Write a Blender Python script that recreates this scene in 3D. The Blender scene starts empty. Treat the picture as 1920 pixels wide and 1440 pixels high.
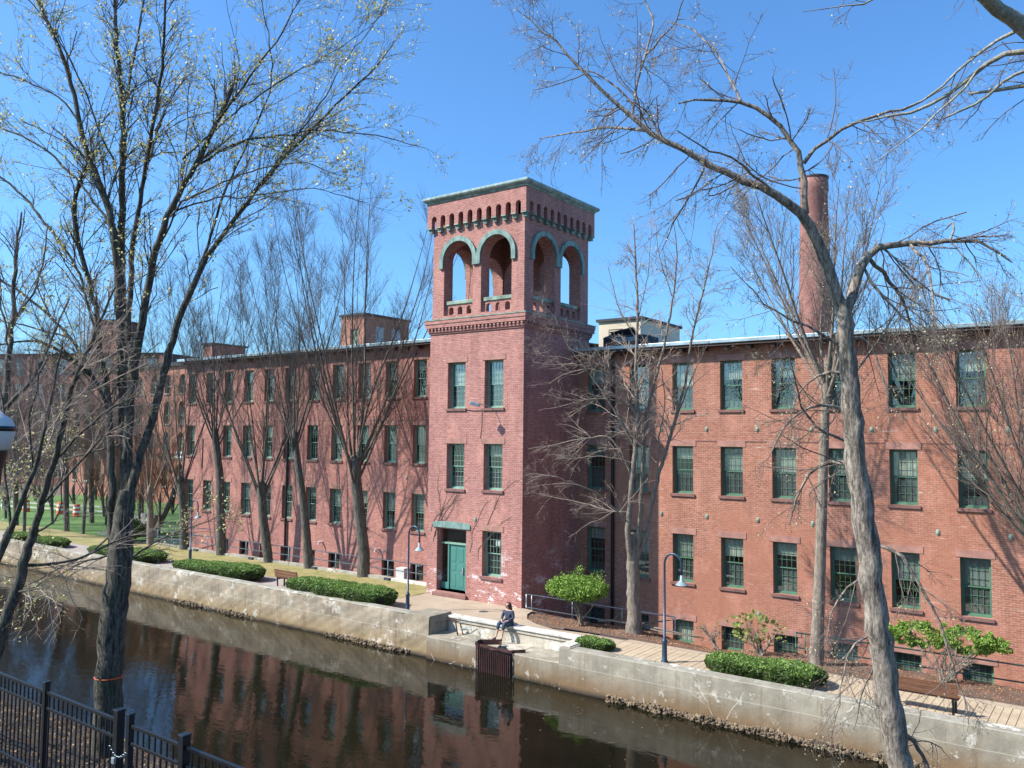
import bpy, bmesh, math, random
import numpy as np
from mathutils import Vector, Matrix
random.seed(7); rng = np.random.default_rng(7)
S = bpy.context.scene
COL = S.collection

# ---------------------------------------------------------------- camera, sky, sun, exposure
F_PX = 1567.56
CAM = np.array([20.885, -33.416, 7.144])
FWD = np.array([-0.59352938, 0.80217828, 0.0650606]); RGT = np.array([0.80425135, 0.59419225, 0.01073901]); UPV = np.array([0.0300439, -0.058699, 0.99782353])
cd = bpy.data.cameras.new('camera'); cam = bpy.data.objects.new('camera', cd); COL.objects.link(cam)
cd.sensor_width = 36; cd.lens = F_PX / 1920 * 36; cd.clip_start = .05; cd.clip_end = 3000
cam.matrix_world = Matrix(((RGT[0], UPV[0], -FWD[0], CAM[0]), (RGT[1], UPV[1], -FWD[1], CAM[1]), (RGT[2], UPV[2], -FWD[2], CAM[2]), (0, 0, 0, 1)))
S.camera = cam
SUN = Vector((-4.2, -4.36, 5.7)).normalized()
w = bpy.data.worlds.new('World'); S.world = w; w.use_nodes = True
wt = w.node_tree; wt.nodes.clear()
sky = wt.nodes.new('ShaderNodeTexSky'); sky.sky_type = 'NISHITA'; sky.sun_disc = False
sky.sun_elevation = math.asin(SUN.z); sky.sun_rotation = math.atan2(SUN.x, SUN.y)
sky.air_density = 1.0; sky.dust_density = 1.5; sky.ozone_density = 2.0; sky.altitude = 0
bg = wt.nodes.new('ShaderNodeBackground'); bg.inputs[1].default_value = 0.125
wo = wt.nodes.new('ShaderNodeOutputWorld')
wm_ = wt.nodes.new('ShaderNodeMix'); wm_.data_type = 'RGBA'; wm_.blend_type = 'MULTIPLY'; wm_.inputs[0].default_value = 1; wm_.inputs[7].default_value = (.56, .96, 1.32, 1)
wt.links.new(sky.outputs[0], wm_.inputs[6]); wt.links.new(wm_.outputs[2], bg.inputs[0]); wt.links.new(bg.outputs[0], wo.inputs[0])
ld = bpy.data.lights.new('sun', 'SUN'); ld.energy = 5.0; ld.angle = math.radians(.5); ld.color = (1, .955, .89)
sun = bpy.data.objects.new('sun', ld); COL.objects.link(sun)
sun.rotation_euler = (-SUN).to_track_quat('-Z', 'Y').to_euler()
S.view_settings.view_transform = 'Standard'; S.view_settings.look = 'None'; S.view_settings.gamma = 1
S.cycles.diffuse_bounces = 2; S.view_settings.exposure = 0.66; S.view_settings.use_curve_mapping = False

# ---------------------------------------------------------------- placing by depth
def at(px, py, D):
    """point of the place seen at a pixel of the photograph, D metres along the viewing axis"""
    return CAM + (FWD + (px - 960) / F_PX * RGT - (py - 720) / F_PX * UPV) * D
def depth(x, y, z=0):
    return float((np.array([x, y, z]) - CAM) @ FWD)

# ---------------------------------------------------------------- materials
def lin(h):
    h = h.lstrip('#'); c = [int(h[i:i+2], 16) / 255 for i in (0, 2, 4)]
    return tuple((v / 12.92 if v <= .04045 else ((v + .055) / 1.055) ** 2.4) for v in c) + (1,)
class NT:
    def __init__(s, name):
        s.m = bpy.data.materials.new(name); s.m.use_nodes = True; s.t = s.m.node_tree; s.n = s.t.nodes
        s.b = s.n['Principled BSDF']; s.geo = None
    def add(s, typ, **kw):
        n = s.n.new(typ)
        for k, v in kw.items():
            if k.startswith('i_'):
                key = k[2:]; key = int(key) if key.isdigit() else key
                n.inputs[key].default_value = v
            else: setattr(n, k, v)
        return n
    def L(s, a, b): s.t.links.new(a, b)
    def pos(s):
        if s.geo is None: s.geo = s.add('ShaderNodeNewGeometry')
        return s.geo.outputs['Position']
    def noise(s, scale, detail=4, vec=None, rough=.55, stretch=None):
        n = s.add('ShaderNodeTexNoise', i_Scale=scale, i_Detail=detail, i_Roughness=rough)
        v = vec if vec is not None else s.pos()
        if stretch:
            m = s.add('ShaderNodeMapping'); m.inputs['Scale'].default_value = stretch; s.L(v, m.inputs[0]); v = m.outputs[0]
        s.L(v, n.inputs['Vector']); return n.outputs['Fac']
    def ramp(s, fac, p0, p1, c0=(0, 0, 0, 1), c1=(1, 1, 1, 1)):
        r = s.add('ShaderNodeValToRGB'); e = r.color_ramp.elements
        e[0].position = p0; e[1].position = p1; e[0].color = c0; e[1].color = c1
        s.L(fac, r.inputs[0]); return r.outputs[0]
    def mix(s, fac, a, b, mode='MIX'):
        n = s.add('ShaderNodeMix', data_type='RGBA', blend_type=mode)
        for sock, v in ((n.inputs['Factor'], fac), (n.inputs['A'], a), (n.inputs['B'], b)):
            pass
        fa, A, B = n.inputs[0], n.inputs[6], n.inputs[7]
        for sock, v in ((fa, fac), (A, a), (B, b)):
            if hasattr(v, 'is_linked') or isinstance(v, bpy.types.NodeSocket): s.L(v, sock)
            else: sock.default_value = v
        return n.outputs[2]
    def math(s, op, a, b=0.0, clamp=False):
        n = s.add('ShaderNodeMath', operation=op, use_clamp=clamp)
        for sock, v in ((n.inputs[0], a), (n.inputs[1], b)):
            if isinstance(v, bpy.types.NodeSocket): s.L(v, sock)
            else: sock.default_value = v
        return n.outputs[0]
    def bump(s, h, strength=.5, dist=.02):
        b = s.add('ShaderNodeBump', i_Strength=strength, i_Distance=dist); s.L(h, b.inputs['Height']); s.L(b.outputs[0], s.b.inputs['Normal'])
    def out(s, col=None, rough=None, **kw):
        if col is not None:
            if isinstance(col, bpy.types.NodeSocket): s.L(col, s.b.inputs['Base Color'])
            else: s.b.inputs['Base Color'].default_value = col
        if rough is not None:
            if isinstance(rough, bpy.types.NodeSocket): s.L(rough, s.b.inputs['Roughness'])
            else: s.b.inputs['Roughness'].default_value = rough
        for k, v in kw.items(): s.b.inputs[k.replace('_', ' ')].default_value = v
        return s.m
def simple(name, hexa, rough=.7, var=.25, scale=3.0, bump=0, bscale=40, metallic=0, dark=None, stretch=None):
    t = NT(name); c = lin(hexa); d = lin(dark) if dark else tuple(v * (1 - var) for v in c[:3]) + (1,)
    hi = tuple(min(1, v * (1 + var * .5)) for v in c[:3]) + (1,)
    n = t.noise(scale, 5, stretch=stretch); col = t.ramp(n, .32, .68, d, hi)
    if bump: t.bump(t.noise(bscale, 4, stretch=stretch), bump, .02)
    return t.out(col, rough, Metallic=metallic)
def brick(name, c1, c2, mortar, soot=.35, white=0.0, orange=None):
    t = NT(name); sp = t.add('ShaderNodeSeparateXYZ'); t.L(t.pos(), sp.inputs[0])
    u = t.math('ADD', sp.outputs[0], sp.outputs[1]); cb = t.add('ShaderNodeCombineXYZ'); t.L(u, cb.inputs[0]); t.L(sp.outputs[2], cb.inputs[1])
    br = t.add('ShaderNodeTexBrick', i_Scale=1.0); br.offset = .5; br.inputs['Brick Width'].default_value = .215; br.inputs['Row Height'].default_value = .078
    br.inputs['Mortar Size'].default_value = .009; br.inputs['Mortar Smooth'].default_value = .3; br.inputs['Bias'].default_value = -.1
    br.inputs['Color1'].default_value = lin(c1); br.inputs['Color2'].default_value = lin(c2); br.inputs['Mortar'].default_value = lin(mortar)
    t.L(cb.outputs[0], br.inputs['Vector'])
    # brick-to-brick variation
    v = t.noise(9.0, 2, vec=cb.outputs[0], stretch=(.5, 1.4, 1)); col = t.mix(t.ramp(v, .45, .75), br.outputs['Color'], tuple(x * .62 for x in lin(c1)[:3]) + (1,))
    n = t.noise(.35, 6, rough=.65); col = t.mix(t.math('MULTIPLY', t.ramp(n, .42, .7), soot), col, lin('#7a4a44'))
    sk_ = t.noise(1.6, 5, stretch=(1, 1, .1), rough=.7); col = t.mix(t.math('MULTIPLY', t.ramp(sk_, .5, .68), .32), col, lin('#5f3a34'))
    if orange: col = t.mix(t.math('MULTIPLY', t.ramp(t.noise(.22, 3), .45, .6), .6), col, lin(orange))
    n2 = t.noise(1.1, 6, rough=.7, stretch=(1, 1, .6)); col = t.mix(t.math('MULTIPLY', t.ramp(n2, .5, .72), .35), col, lin('#d99c86'))
    # streaky lime joints here and there
    n3 = t.noise(2.2, 5, vec=cb.outputs[0], stretch=(.35, 3.2, 1), rough=.7); col = t.mix(t.math('MULTIPLY', t.ramp(n3, .62, .7), .5), col, lin('#d9c3b4'))
    if white:
        hgt = t.add('ShaderNodeMapRange', clamp=True); t.L(sp.outputs[2], hgt.inputs[0])
        for i, vv in ((1, -.2), (2, 3.2), (3, 1.0), (4, 0.0)): hgt.inputs[i].default_value = vv
        n4 = t.noise(1.3, 8, vec=cb.outputs[0], stretch=(.6, 1.3, 1), rough=.72); n5 = t.noise(14, 3, vec=cb.outputs[0])
        m = t.math('MULTIPLY', t.ramp(t.math('ADD', n4, t.math('MULTIPLY', n5, .3)), .70, .76), hgt.outputs[0])
        col = t.mix(t.math('MULTIPLY', m, white), col, lin('#e6dedb'))
    t.bump(br.outputs['Fac'], -.35, .01)
    return t.out(col, .9)
MAT = {}
MAT['brick_left'] = brick('brick_left', '#ae6f60', '#945a4f', '#ad9288', .25)
MAT['brick_tower'] = brick('brick_tower', '#ae7064', '#955d53', '#b4998e', .22, white=.95)
MAT['brick_right'] = brick('brick_right', '#a86a52', '#8c5845', '#b39683', .28, white=.0, orange='#a06850')
MAT['brick_far'] = brick('brick_far', '#8f5a4e', '#7f4f47', '#9a7f74', .5)
MAT['brownstone'] = simple('brownstone', '#a37668', .85, .3, 2.5, .4, 30)
MAT['sill_stone'] = simple('sill_stone', '#7f5a52', .85, .3, 3, .3, 30)
MAT['copper'] = simple('copper', '#7b948a', .7, .35, 5.0, .35, 24, dark='#55695f', stretch=(1, 1, .35))
MAT['copper_pale'] = simple('copper_pale', '#8a9a88', .7, .35, 3.0, .3, 20, dark='#5a6a5a')
MAT['cornice_metal'] = simple('cornice_metal', '#8f9f98', .6, .35, 4, .2, 20, dark='#66796f', stretch=(1, 1, .3))
MAT['green_frame'] = simple('green_frame', '#52765d', .5, .15, 4)
MAT['pale_frame'] = simple('pale_frame', '#7fa08a', .5, .2, 4)
MAT['dark_frame'] = simple('dark_frame', '#2c3b37', .5, .2, 4)
MAT['teal_door'] = simple('teal_door', '#477c70', .45, .12, 2.5, .1, 30)
MAT['black_paint'] = simple('black_paint', '#15171b', .35, .3, 8)
MAT['steel'] = simple('steel', '#a9b4b8', .4, .2, 6, metallic=.6)
MAT['rail_paint'] = simple('rail_paint', '#8d9a9c', .5, .25, 5)
MAT['rail_green'] = simple('rail_green', '#3d6a60', .5, .3, 5)
MAT['lamp_post'] = simple('lamp_post', '#39495c', .4, .2, 6, metallic=.3)
MAT['roof_metal'] = simple('roof_metal', '#9fb0b4', .4, .25, 1.2, .1, 5, metallic=.4)
MAT['roof_dark'] = simple('roof_dark', '#3a3b40', .8, .3, 1)
MAT['soffit'] = simple('soffit', '#4a3c38', .8, .3, 2)
MAT['room_dark'] = simple('room_dark', '#2a2a2b', .9, .3, 1)  # darkness of unlit rooms put into the colour
MAT['stucco'] = simple('stucco', '#cbbfa8', .9, .1, 1)
MAT['wood_bench'] = simple('wood_bench', '#7a5138', .6, .35, 3, .2, 30, stretch=(1, 12, 12))
MAT['rust'] = simple('rust', '#4f2b26', .85, .4, 5, .4, 40, dark='#241513')
MAT['denim'] = simple('denim', '#3c4a5e', .9, .25, 12, .3, 60)
MAT['jacket'] = simple('jacket', '#3d4453', .9, .25, 10, .3, 60)
MAT['skin'] = simple('skin', '#c79a82', .55, .08, 10)
MAT['hair'] = simple('hair', '#3a1c1e', .6, .4, 30, .5, 80)
MAT['orange'] = simple('orange', '#e0602a', .6, .1, 3)
MAT['white'] = simple('white', '#e8e6e0', .6, .08, 3)
MAT['patina_white'] = simple('patina_white', '#c9c9c2', .6, .1, 3)
MAT['mulch_stone'] = simple('rubble', '#84725a', .95, .45, 3, .9, 25, dark='#5b4b3a')
def blind_mat(name, a, b):
    t = NT(name); oi = t.add('ShaderNodeObjectInfo'); c = t.ramp(oi.outputs['Random'], .1, .9, lin(a), lin(b))
    n = t.noise(5, 3, stretch=(6, 1, .4)); c = t.mix(t.math('MULTIPLY', t.ramp(n, .4, .7), .45), c, lin('#5f6a64'))
    return t.out(c, .85)
MAT['blind'] = blind_mat('blind', '#8a9088', '#c4c3b2')
MAT['blind_low'] = blind_mat('blind_low', '#262a2a', '#555955')
def glass():
    t = NT('window_glass'); t.n.remove(t.b); lw = t.add('ShaderNodeFresnel', i_IOR=1.52); gb = t.add('ShaderNodeNewGeometry'); t.L(t.math('ADD', 1.52, t.math('MULTIPLY', gb.outputs['Backfacing'], 1/1.52-1.52)), lw.inputs[0])
    gl = t.add('ShaderNodeBsdfGlossy', i_Roughness=.02); gl.inputs[0].default_value = (.9, .95, 1, 1)
    tr = t.add('ShaderNodeBsdfTransparent'); tr.inputs[0].default_value = (.93, .95, .94, 1)
    mx = t.add('ShaderNodeMixShader'); f = t.math('ADD', t.math('MULTIPLY', lw.outputs[0], 1.1), .03, True)
    t.L(f, mx.inputs[0]); t.L(tr.outputs[0], mx.inputs[1]); t.L(gl.outputs[0], mx.inputs[2])
    bp = t.add('ShaderNodeBump', i_Strength=.035, i_Distance=.05); t.L(t.noise(1.6, 2), bp.inputs['Height']); t.L(bp.outputs[0], gl.inputs['Normal'])
    t.L(mx.outputs[0], t.n['Material Output'].inputs[0]); return t.m
MAT['glass'] = glass()
def water():
    t = NT('canal_water')
    n = t.noise(2.0, 3, rough=.5, stretch=(1, 1.6, 1)); n2 = t.noise(11, 2, stretch=(1, 1.4, 1))
    t.bump(t.math('ADD', t.math('MULTIPLY', n, .8), t.math('MULTIPLY', n2, .12)), .10, .05)
    c = t.ramp(t.noise(.25, 4), .35, .65, lin('#0f0e08'), lin('#1a180d'))
    return t.out(c, .035, IOR=1.36)
MAT['water'] = water()
def concrete(name, base, dark, stain, white=.5, low=True, crack=.6):
    t = NT(name); sp = t.add('ShaderNodeSeparateXYZ'); t.L(t.pos(), sp.inputs[0])
    c = t.ramp(t.noise(.8, 8, rough=.65), .32, .7, lin(dark), lin(base))
    c = t.mix(t.math('MULTIPLY', t.ramp(t.noise(18, 5), .5, .75), .5), c, lin('#8a7f6c'))
    st = t.noise(1.4, 6, stretch=(1, 1, .18), rough=.65); c = t.mix(t.math('MULTIPLY', t.ramp(st, .5, .68), .55), c, lin('#6f6a5c'))
    if low:
        mr = t.add('ShaderNodeMapRange', clamp=True); t.L(t.math('ADD', sp.outputs[2], t.math('MULTIPLY', t.noise(1.2, 4), .5)), mr.inputs[0])
        for i, v in ((1, -.10), (2, -.75), (3, 0), (4, 1)): mr.inputs[i].default_value = v
        c = t.mix(t.math('MULTIPLY', mr.outputs[0], .85), c, lin(stain))
        mr2 = t.add('ShaderNodeMapRange', clamp=True); t.L(sp.outputs[2], mr2.inputs[0])
        for i, v in ((1, -1.02), (2, -1.2), (3, 0), (4, 1)): mr2.inputs[i].default_value = v
        c = t.mix(mr2.outputs[0], c, lin('#30281e'))
    stk = t.noise(3.0, 5, stretch=(1, 1, .07), rough=.7); c = t.mix(t.math('MULTIPLY', t.ramp(stk, .52, .66), .5), c, lin('#6b5336'))
    jn = t.math('ABSOLUTE', t.math('SUBTRACT', t.math('ADD', sp.outputs[2], t.math('MULTIPLY', t.noise(2.0, 4), .05)), -.38)); c = t.mix(t.math('MULTIPLY', t.ramp(jn, .004, .014, (1, 1, 1, 1), (0, 0, 0, 1)), .45), c, lin('#c9c1ae'))
    wn = t.noise(1.5, 9, rough=.75); c = t.mix(t.math('MULTIPLY', t.ramp(wn, .58, .62), white), c, lin('#dcd7ca'))
    vo = t.add('ShaderNodeTexVoronoi', feature='DISTANCE_TO_EDGE', i_Scale=.6)
    wv = t.add('ShaderNodeMix', data_type='VECTOR'); wv.inputs[0].default_value = .22
    nn = t.add('ShaderNodeTexNoise', i_Scale=1.7, i_Detail=6); t.L(t.pos(), nn.inputs[0]); t.L(t.pos(), wv.inputs[4]); t.L(nn.outputs['Color'], wv.inputs[5]); t.L(wv.outputs[1], vo.inputs['Vector'])
    cr = t.ramp(vo.outputs['Distance'], .0015, .006, (1, 1, 1, 1), (0, 0, 0, 1))
    gate = t.ramp(t.noise(.5, 2), .5, .56); crk = t.math('MULTIPLY', t.math('MULTIPLY', cr, gate), crack)
    c = t.mix(crk, c, lin('#e0dac8'))
    t.bump(t.math('ADD', t.noise(6, 8, rough=.7), t.math('MULTIPLY', t.noise(40, 4), .3)), .45, .04)
    return t.out(c, .92)
MAT['concrete'] = concrete('canal_concrete', '#aaa08c', '#7a7262', '#755a3a')
MAT['concrete_rough'] = concrete('canal_concrete_rough', '#b0a088', '#837460', '#8a7450', .45, True, .3)
MAT['coping'] = concrete('coping', '#ded8cc', '#b9b3a6', '#b9a98a', .6, False, .0)
MAT['coping_grey'] = concrete('coping_grey', '#a9a294', '#86806f', '#b9a98a', .8, False, .2)
MAT['concrete_white'] = concrete('concrete_white', '#cfc6b4', '#a29680', '#a08a60', .8, False, .5)
def ground_mat(name, cols, scale=2.0, fine=30, bump=.5, rough=.95, p=(.35, .65)):
    t = NT(name); c = t.ramp(t.noise(scale, 8, rough=.7), p[0], p[1], lin(cols[0]), lin(cols[1]))
    c = t.mix(t.math('MULTIPLY', t.ramp(t.noise(fine, 4, rough=.7), .5, .62), .8), c, lin(cols[2]))
    if len(cols) > 3: c = t.mix(t.math('MULTIPLY', t.ramp(t.noise(fine * 1.7, 3), .66, .7), .9), c, lin(cols[3]))
    t.bump(t.noise(fine, 5), bump, .03); return t.out(c, rough)
MAT['plaza'] = ground_mat('plaza', ('#9c8872', '#b5a189', '#8f7f6c'), .7, 20, .2)
MAT['path'] = ground_mat('path', ('#97897f', '#aa9c92', '#857a72'), .8, 20, .2)
MAT['paver'] = ground_mat('paver', ('#a8937a', '#bca98c', '#98866f'), 1.3, 20, .25)
MAT['mulch'] = ground_mat('mulch', ('#5a4538', '#77604f', '#3c2e26', '#a18b74'), 1.5, 16, .9)
MAT['lawn'] = ground_mat('lawn', ('#75783c', '#a18d62', '#8d7f50', '#b5a57c'), .9, 14, .7)
MAT['lawn_far'] = ground_mat('lawn_far', ('#4c6c2e', '#5c7a38', '#3f5c26'), .3, 6, .5)
MAT['bank'] = ground_mat('bank', ('#352b22', '#4a3d30', '#241e18', '#7d6a55'), 2.0, 9, 1.0)
MAT['dirt'] = ground_mat('dirt', ('#5a5148', '#6d6255', '#4d453c'), 1, 10, .5)
def bark(name, a, b, scale=7, stretch=(1, 1, .16), moss=None):
    t = NT(name); n = t.noise(scale*2.2, 8, stretch=stretch, rough=.75); c = t.ramp(n, .40, .60, lin(a), lin(b))
    c = t.mix(t.math('MULTIPLY', t.ramp(t.noise(1.5, 5), .45, .7), .4), c, lin(moss or '#6f7358')); f2 = t.noise(34, 5, rough=.8, stretch=(1, 1, .45)); c = t.mix(t.math('MULTIPLY', t.ramp(f2, .5, .6), .55), c, tuple(x*.75 for x in lin(a)[:3])+(1,))
    t.bump(n, 1.0, .06); return t.out(c, .95)
MAT['bark_near'] = bark('bark_near', '#2c2822', '#7d7566', 9, moss='#4a5038')
MAT['bark_right'] = bark('bark_right', '#54483e', '#c6b5a2', 9, moss='#a39680')
MAT['bark_street'] = bark('bark_street', '#423c34', '#80776a', 7, moss='#5a5f4e')
MAT['bark_pale'] = bark('bark_pale', '#6d6156', '#a39483', 7, (1, 1, .2), moss='#93856f')
MAT['bark_birch'] = bark('bark_birch', '#8f8878', '#c9c1ac', 5, (1, 1, 1), moss='#a4ab84')
MAT['twig_dark'] = simple('twig_dark', '#5a5047', .8, .3, 3)
MAT['twig_pale'] = simple('twig_pale', '#a39080', .8, .3, 3)
MAT['twig_mid'] = simple('twig_mid', '#75655a', .8, .3, 3)
MAT['twig_rust'] = simple('twig_rust', '#7a5238', .8, .3, 3)
def leaf(name, cols, rough=.6):
    t = NT(name); a = t.add('ShaderNodeNewGeometry'); c = t.ramp(a.outputs['Random Per Island'], .2, .8, lin(cols[0]), lin(cols[1]))
    tl = t.add('ShaderNodeBsdfTranslucent'); t.L(c, tl.inputs[0]); mx = t.add('ShaderNodeMixShader', i_0=.3); m = t.out(c, rough)
    t.L(t.b.outputs[0], mx.inputs[1]); t.L(tl.outputs[0], mx.inputs[2]); t.L(mx.outputs[0], t.n['Material Output'].inputs[0]); return m
MAT['bud'] = leaf('bud', ('#b0a858', '#ece4a2')); MAT['bud_pale'] = leaf('bud_pale', ('#9a8f6a', '#cfc49c')); MAT['bud_green'] = leaf('bud_green', ('#7f8c3a', '#b5b25a'))
MAT['yew'] = leaf('yew', ('#40541f', '#5f7436')); MAT['yew_sunlit_top'] = leaf('yew_sunlit_top', ('#627e36', '#8aa454'))  # top leaves lighter: sunlight on the hedge tops put into the colour
MAT['bright_leaf'] = leaf('bright_leaf', ('#66862c', '#98b452')); MAT['rhodo_leaf'] = leaf('rhodo_leaf', ('#6f7d3a', '#a3a860')); MAT['dry_leaf'] = leaf('dry_leaf', ('#b5693a', '#d9a070')); MAT['leaf_brown'] = leaf('leaf_brown', ('#6d543c', '#a48a68')); MAT['dark_leaf'] = leaf('dark_leaf', ('#2f4a1f', '#54702f'))
MAT['yew_core'] = simple('yew_core', '#3a2c22', .95, .4, 8, .6, 20)

# ---------------------------------------------------------------- object helpers
def wloc(o):
    v = Vector((0, 0, 0))
    while o is not None: v = v + o.location; o = o.parent
    return v
def tag(o, label=None, cat=None, group=None, kind=None):
    if label: o['label'] = label
    if cat: o['category'] = cat
    if group: o['group'] = group
    if kind: o['kind'] = kind
    return o
def thing(name, loc, label, cat, group=None):
    o = bpy.data.objects.new(name, None); COL.objects.link(o); o.location = Vector([float(a) for a in loc]); o.empty_display_size = .2
    return tag(o, label, cat, group)
def link(name, me, parent=None, mat=None, loc=None):
    """mesh given in world coordinates unless loc (relative to parent) is given"""
    o = bpy.data.objects.new(name, me); COL.objects.link(o)
    if mat and not me.materials: me.materials.append(MAT[mat])
    if parent is not None:
        o.parent = parent; o.location = Vector(loc) if loc is not None else -wloc(parent)
    elif loc is not None: o.location = Vector(loc)
    return o
class MB:
    def __init__(s): s.v = []; s.f = []
    def quad(s, a, b, c, d): i = len(s.v); s.v += [tuple(map(float, p)) for p in (a, b, c, d)]; s.f.append((i, i+1, i+2, i+3))
    def poly(s, pts): i = len(s.v); s.v += [tuple(map(float, p)) for p in pts]; s.f.append(tuple(range(i, i + len(pts))))
    def box(s, x0, x1, y0, y1, z0, z1):
        i = len(s.v); s.v += [(x0,y0,z0),(x1,y0,z0),(x1,y1,z0),(x0,y1,z0),(x0,y0,z1),(x1,y0,z1),(x1,y1,z1),(x0,y1,z1)]
        s.f += [(i+a, i+b, i+c, i+d) for a, b, c, d in ((0,3,2,1),(4,5,6,7),(0,1,5,4),(1,2,6,5),(2,3,7,6),(3,0,4,7))]; return s
    def obox(s, c, ax, ay, az):   # oriented box from half axes
        c, ax, ay, az = map(Vector, (c, ax, ay, az)); i = len(s.v)
        for sz in (-1, 1):
            for sx, sy in ((-1,-1),(1,-1),(1,1),(-1,1)): s.v.append(tuple(c + ax*sx + ay*sy + az*sz))
        s.f += [(i+a, i+b, i+c_, i+d) for a, b, c_, d in ((0,3,2,1),(4,5,6,7),(0,1,5,4),(1,2,6,5),(2,3,7,6),(3,0,4,7))]; return s
    def cyl(s, a, b, r0, r1=None, n=8, caps=True):
        r1 = r0 if r1 is None else r1; a, b = Vector(a), Vector(b); d = (b - a).normalized(); u = d.orthogonal().normalized(); v = d.cross(u); i = len(s.v)
        for p, r in ((a, r0), (b, r1)):
            for k in range(n): t = 2*math.pi*k/n; s.v.append(tuple(p + u*math.cos(t)*r + v*math.sin(t)*r))
        for k in range(n): s.f.append((i+k, i+(k+1) % n, i+n+(k+1) % n, i+n+k))
        if caps: s.f.append(tuple(i+k for k in range(n))[::-1]); s.f.append(tuple(i+n+k for k in range(n)))
        return s
    def path(s, pts, r, n=6):
        pts = [Vector(p) for p in pts]; i = len(s.v); ref = Vector((.31, .52, .79)); m = len(pts)
        for j, p in enumerate(pts):
            d = (pts[min(j+1, m-1)] - pts[max(j-1, 0)]).normalized(); u = d.cross(ref).normalized(); v = d.cross(u); rr = r[j] if isinstance(r, (list, tuple)) else r
            for k in range(n): t = 2*math.pi*k/n; s.v.append(tuple(p + u*math.cos(t)*rr + v*math.sin(t)*rr))
        for j in range(m-1):
            for k in range(n): s.f.append((i+j*n+k, i+j*n+(k+1) % n, i+(j+1)*n+(k+1) % n, i+(j+1)*n+k))
        s.f.append(tuple(i+k for k in range(n))); s.f.append(tuple(i+(m-1)*n+k for k in range(n))); return s
    def lathe(s, c, prof, n=16):
        i = len(s.v); m = len(prof)
        for r, z in prof:
            for k in range(n): t = 2*math.pi*k/n; s.v.append((c[0]+math.cos(t)*r, c[1]+math.sin(t)*r, c[2]+z))
        for j in range(m-1):
            for k in range(n): s.f.append((i+j*n+k, i+j*n+(k+1) % n, i+(j+1)*n+(k+1) % n, i+(j+1)*n+k))
        return s
    def mesh(s, name, smooth=False):
        me = bpy.data.meshes.new(name); me.from_pydata(s.v, [], s.f); me.validate(); me.update()
        if smooth: me.shade_smooth()
        return me
    def build(s, name, mat, parent=None, smooth=False, loc=None, bevel=0):
        o = link(name, s.mesh(name, smooth), parent, mat, loc)
        if bevel:
            b = o.modifiers.new('bevel', 'BEVEL'); b.width = bevel; b.segments = 2; b.limit_method = 'ANGLE'
        return o
def np_mesh(name, V, Fq, smooth=True):
    me = bpy.data.meshes.new(name); V = np.asarray(V, np.float32); Fq = np.asarray(Fq, np.int32); k = Fq.shape[1]
    me.vertices.add(len(V)); me.vertices.foreach_set('co', V.ravel()); me.loops.add(Fq.size); me.loops.foreach_set('vertex_index', Fq.ravel())
    me.polygons.add(len(Fq)); me.polygons.foreach_set('loop_start', np.arange(0, Fq.size, k, dtype=np.int32))
    me.update(calc_edges=True)
    if smooth: me.polygons.foreach_set('use_smooth', np.ones(len(Fq), bool))
    return me
def grid_sheet(name, xs, ys, zf, mat, **kw):
    X, Y = np.meshgrid(xs, ys); Z = zf(X, Y); V = np.stack([X, Y, Z], -1).reshape(-1, 3); nx, ny = len(xs), len(ys)
    i = (np.arange(ny-1)[:, None] * nx + np.arange(nx-1)[None]).ravel(); F = np.stack([i, i+1, i+nx+1, i+nx], 1)
    return tag(link(name, np_mesh(name, V, F), None, mat), **kw)
def vnoise(x, y, s=1.0, seed=0):
    return (np.sin(x*1.7*s+seed)*np.cos(y*2.3*s+seed*2)+np.sin(x*3.9*s+y*2.1*s+seed*3)*.5+np.cos(x*7.1*s-y*6.3*s+seed)*.3)/1.8

def wall_with_holes(mb, plane, c, u0, u1, z0, z1, holes, depth, sgn):
    """plane 'y' (u is x) or 'x' (u is y) at coordinate c; depth of the reveals goes to c+sgn*depth"""
    P = (lambda u, z, d=0: (u, c + sgn*d, z)) if plane == 'y' else (lambda u, z, d=0: (c + sgn*d, u, z))
    us = sorted({u0, u1} | {h[0] for h in holes} | {h[1] for h in holes}); zs = sorted({z0, z1} | {h[2] for h in holes} | {h[3] for h in holes})
    for i in range(len(us)-1):
        run = None
        for j in range(len(zs)-1):
            um, zm = (us[i]+us[i+1])/2, (zs[j]+zs[j+1])/2
            if not any(h[0] < um < h[1] and h[2] < zm < h[3] for h in holes): mb.quad(P(us[i], zs[j]), P(us[i+1], zs[j]), P(us[i+1], zs[j+1]), P(us[i], zs[j+1]))
    for a, b, e, f in holes:
        mb.quad(P(a, e), P(a, f), P(a, f, depth), P(a, e, depth)); mb.quad(P(b, e), P(b, f), P(b, f, depth), P(b, e, depth))
        mb.quad(P(a, f), P(b, f), P(b, f, depth), P(a, f, depth)); mb.quad(P(a, e), P(b, e), P(b, e, depth), P(a, e, depth))
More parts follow.
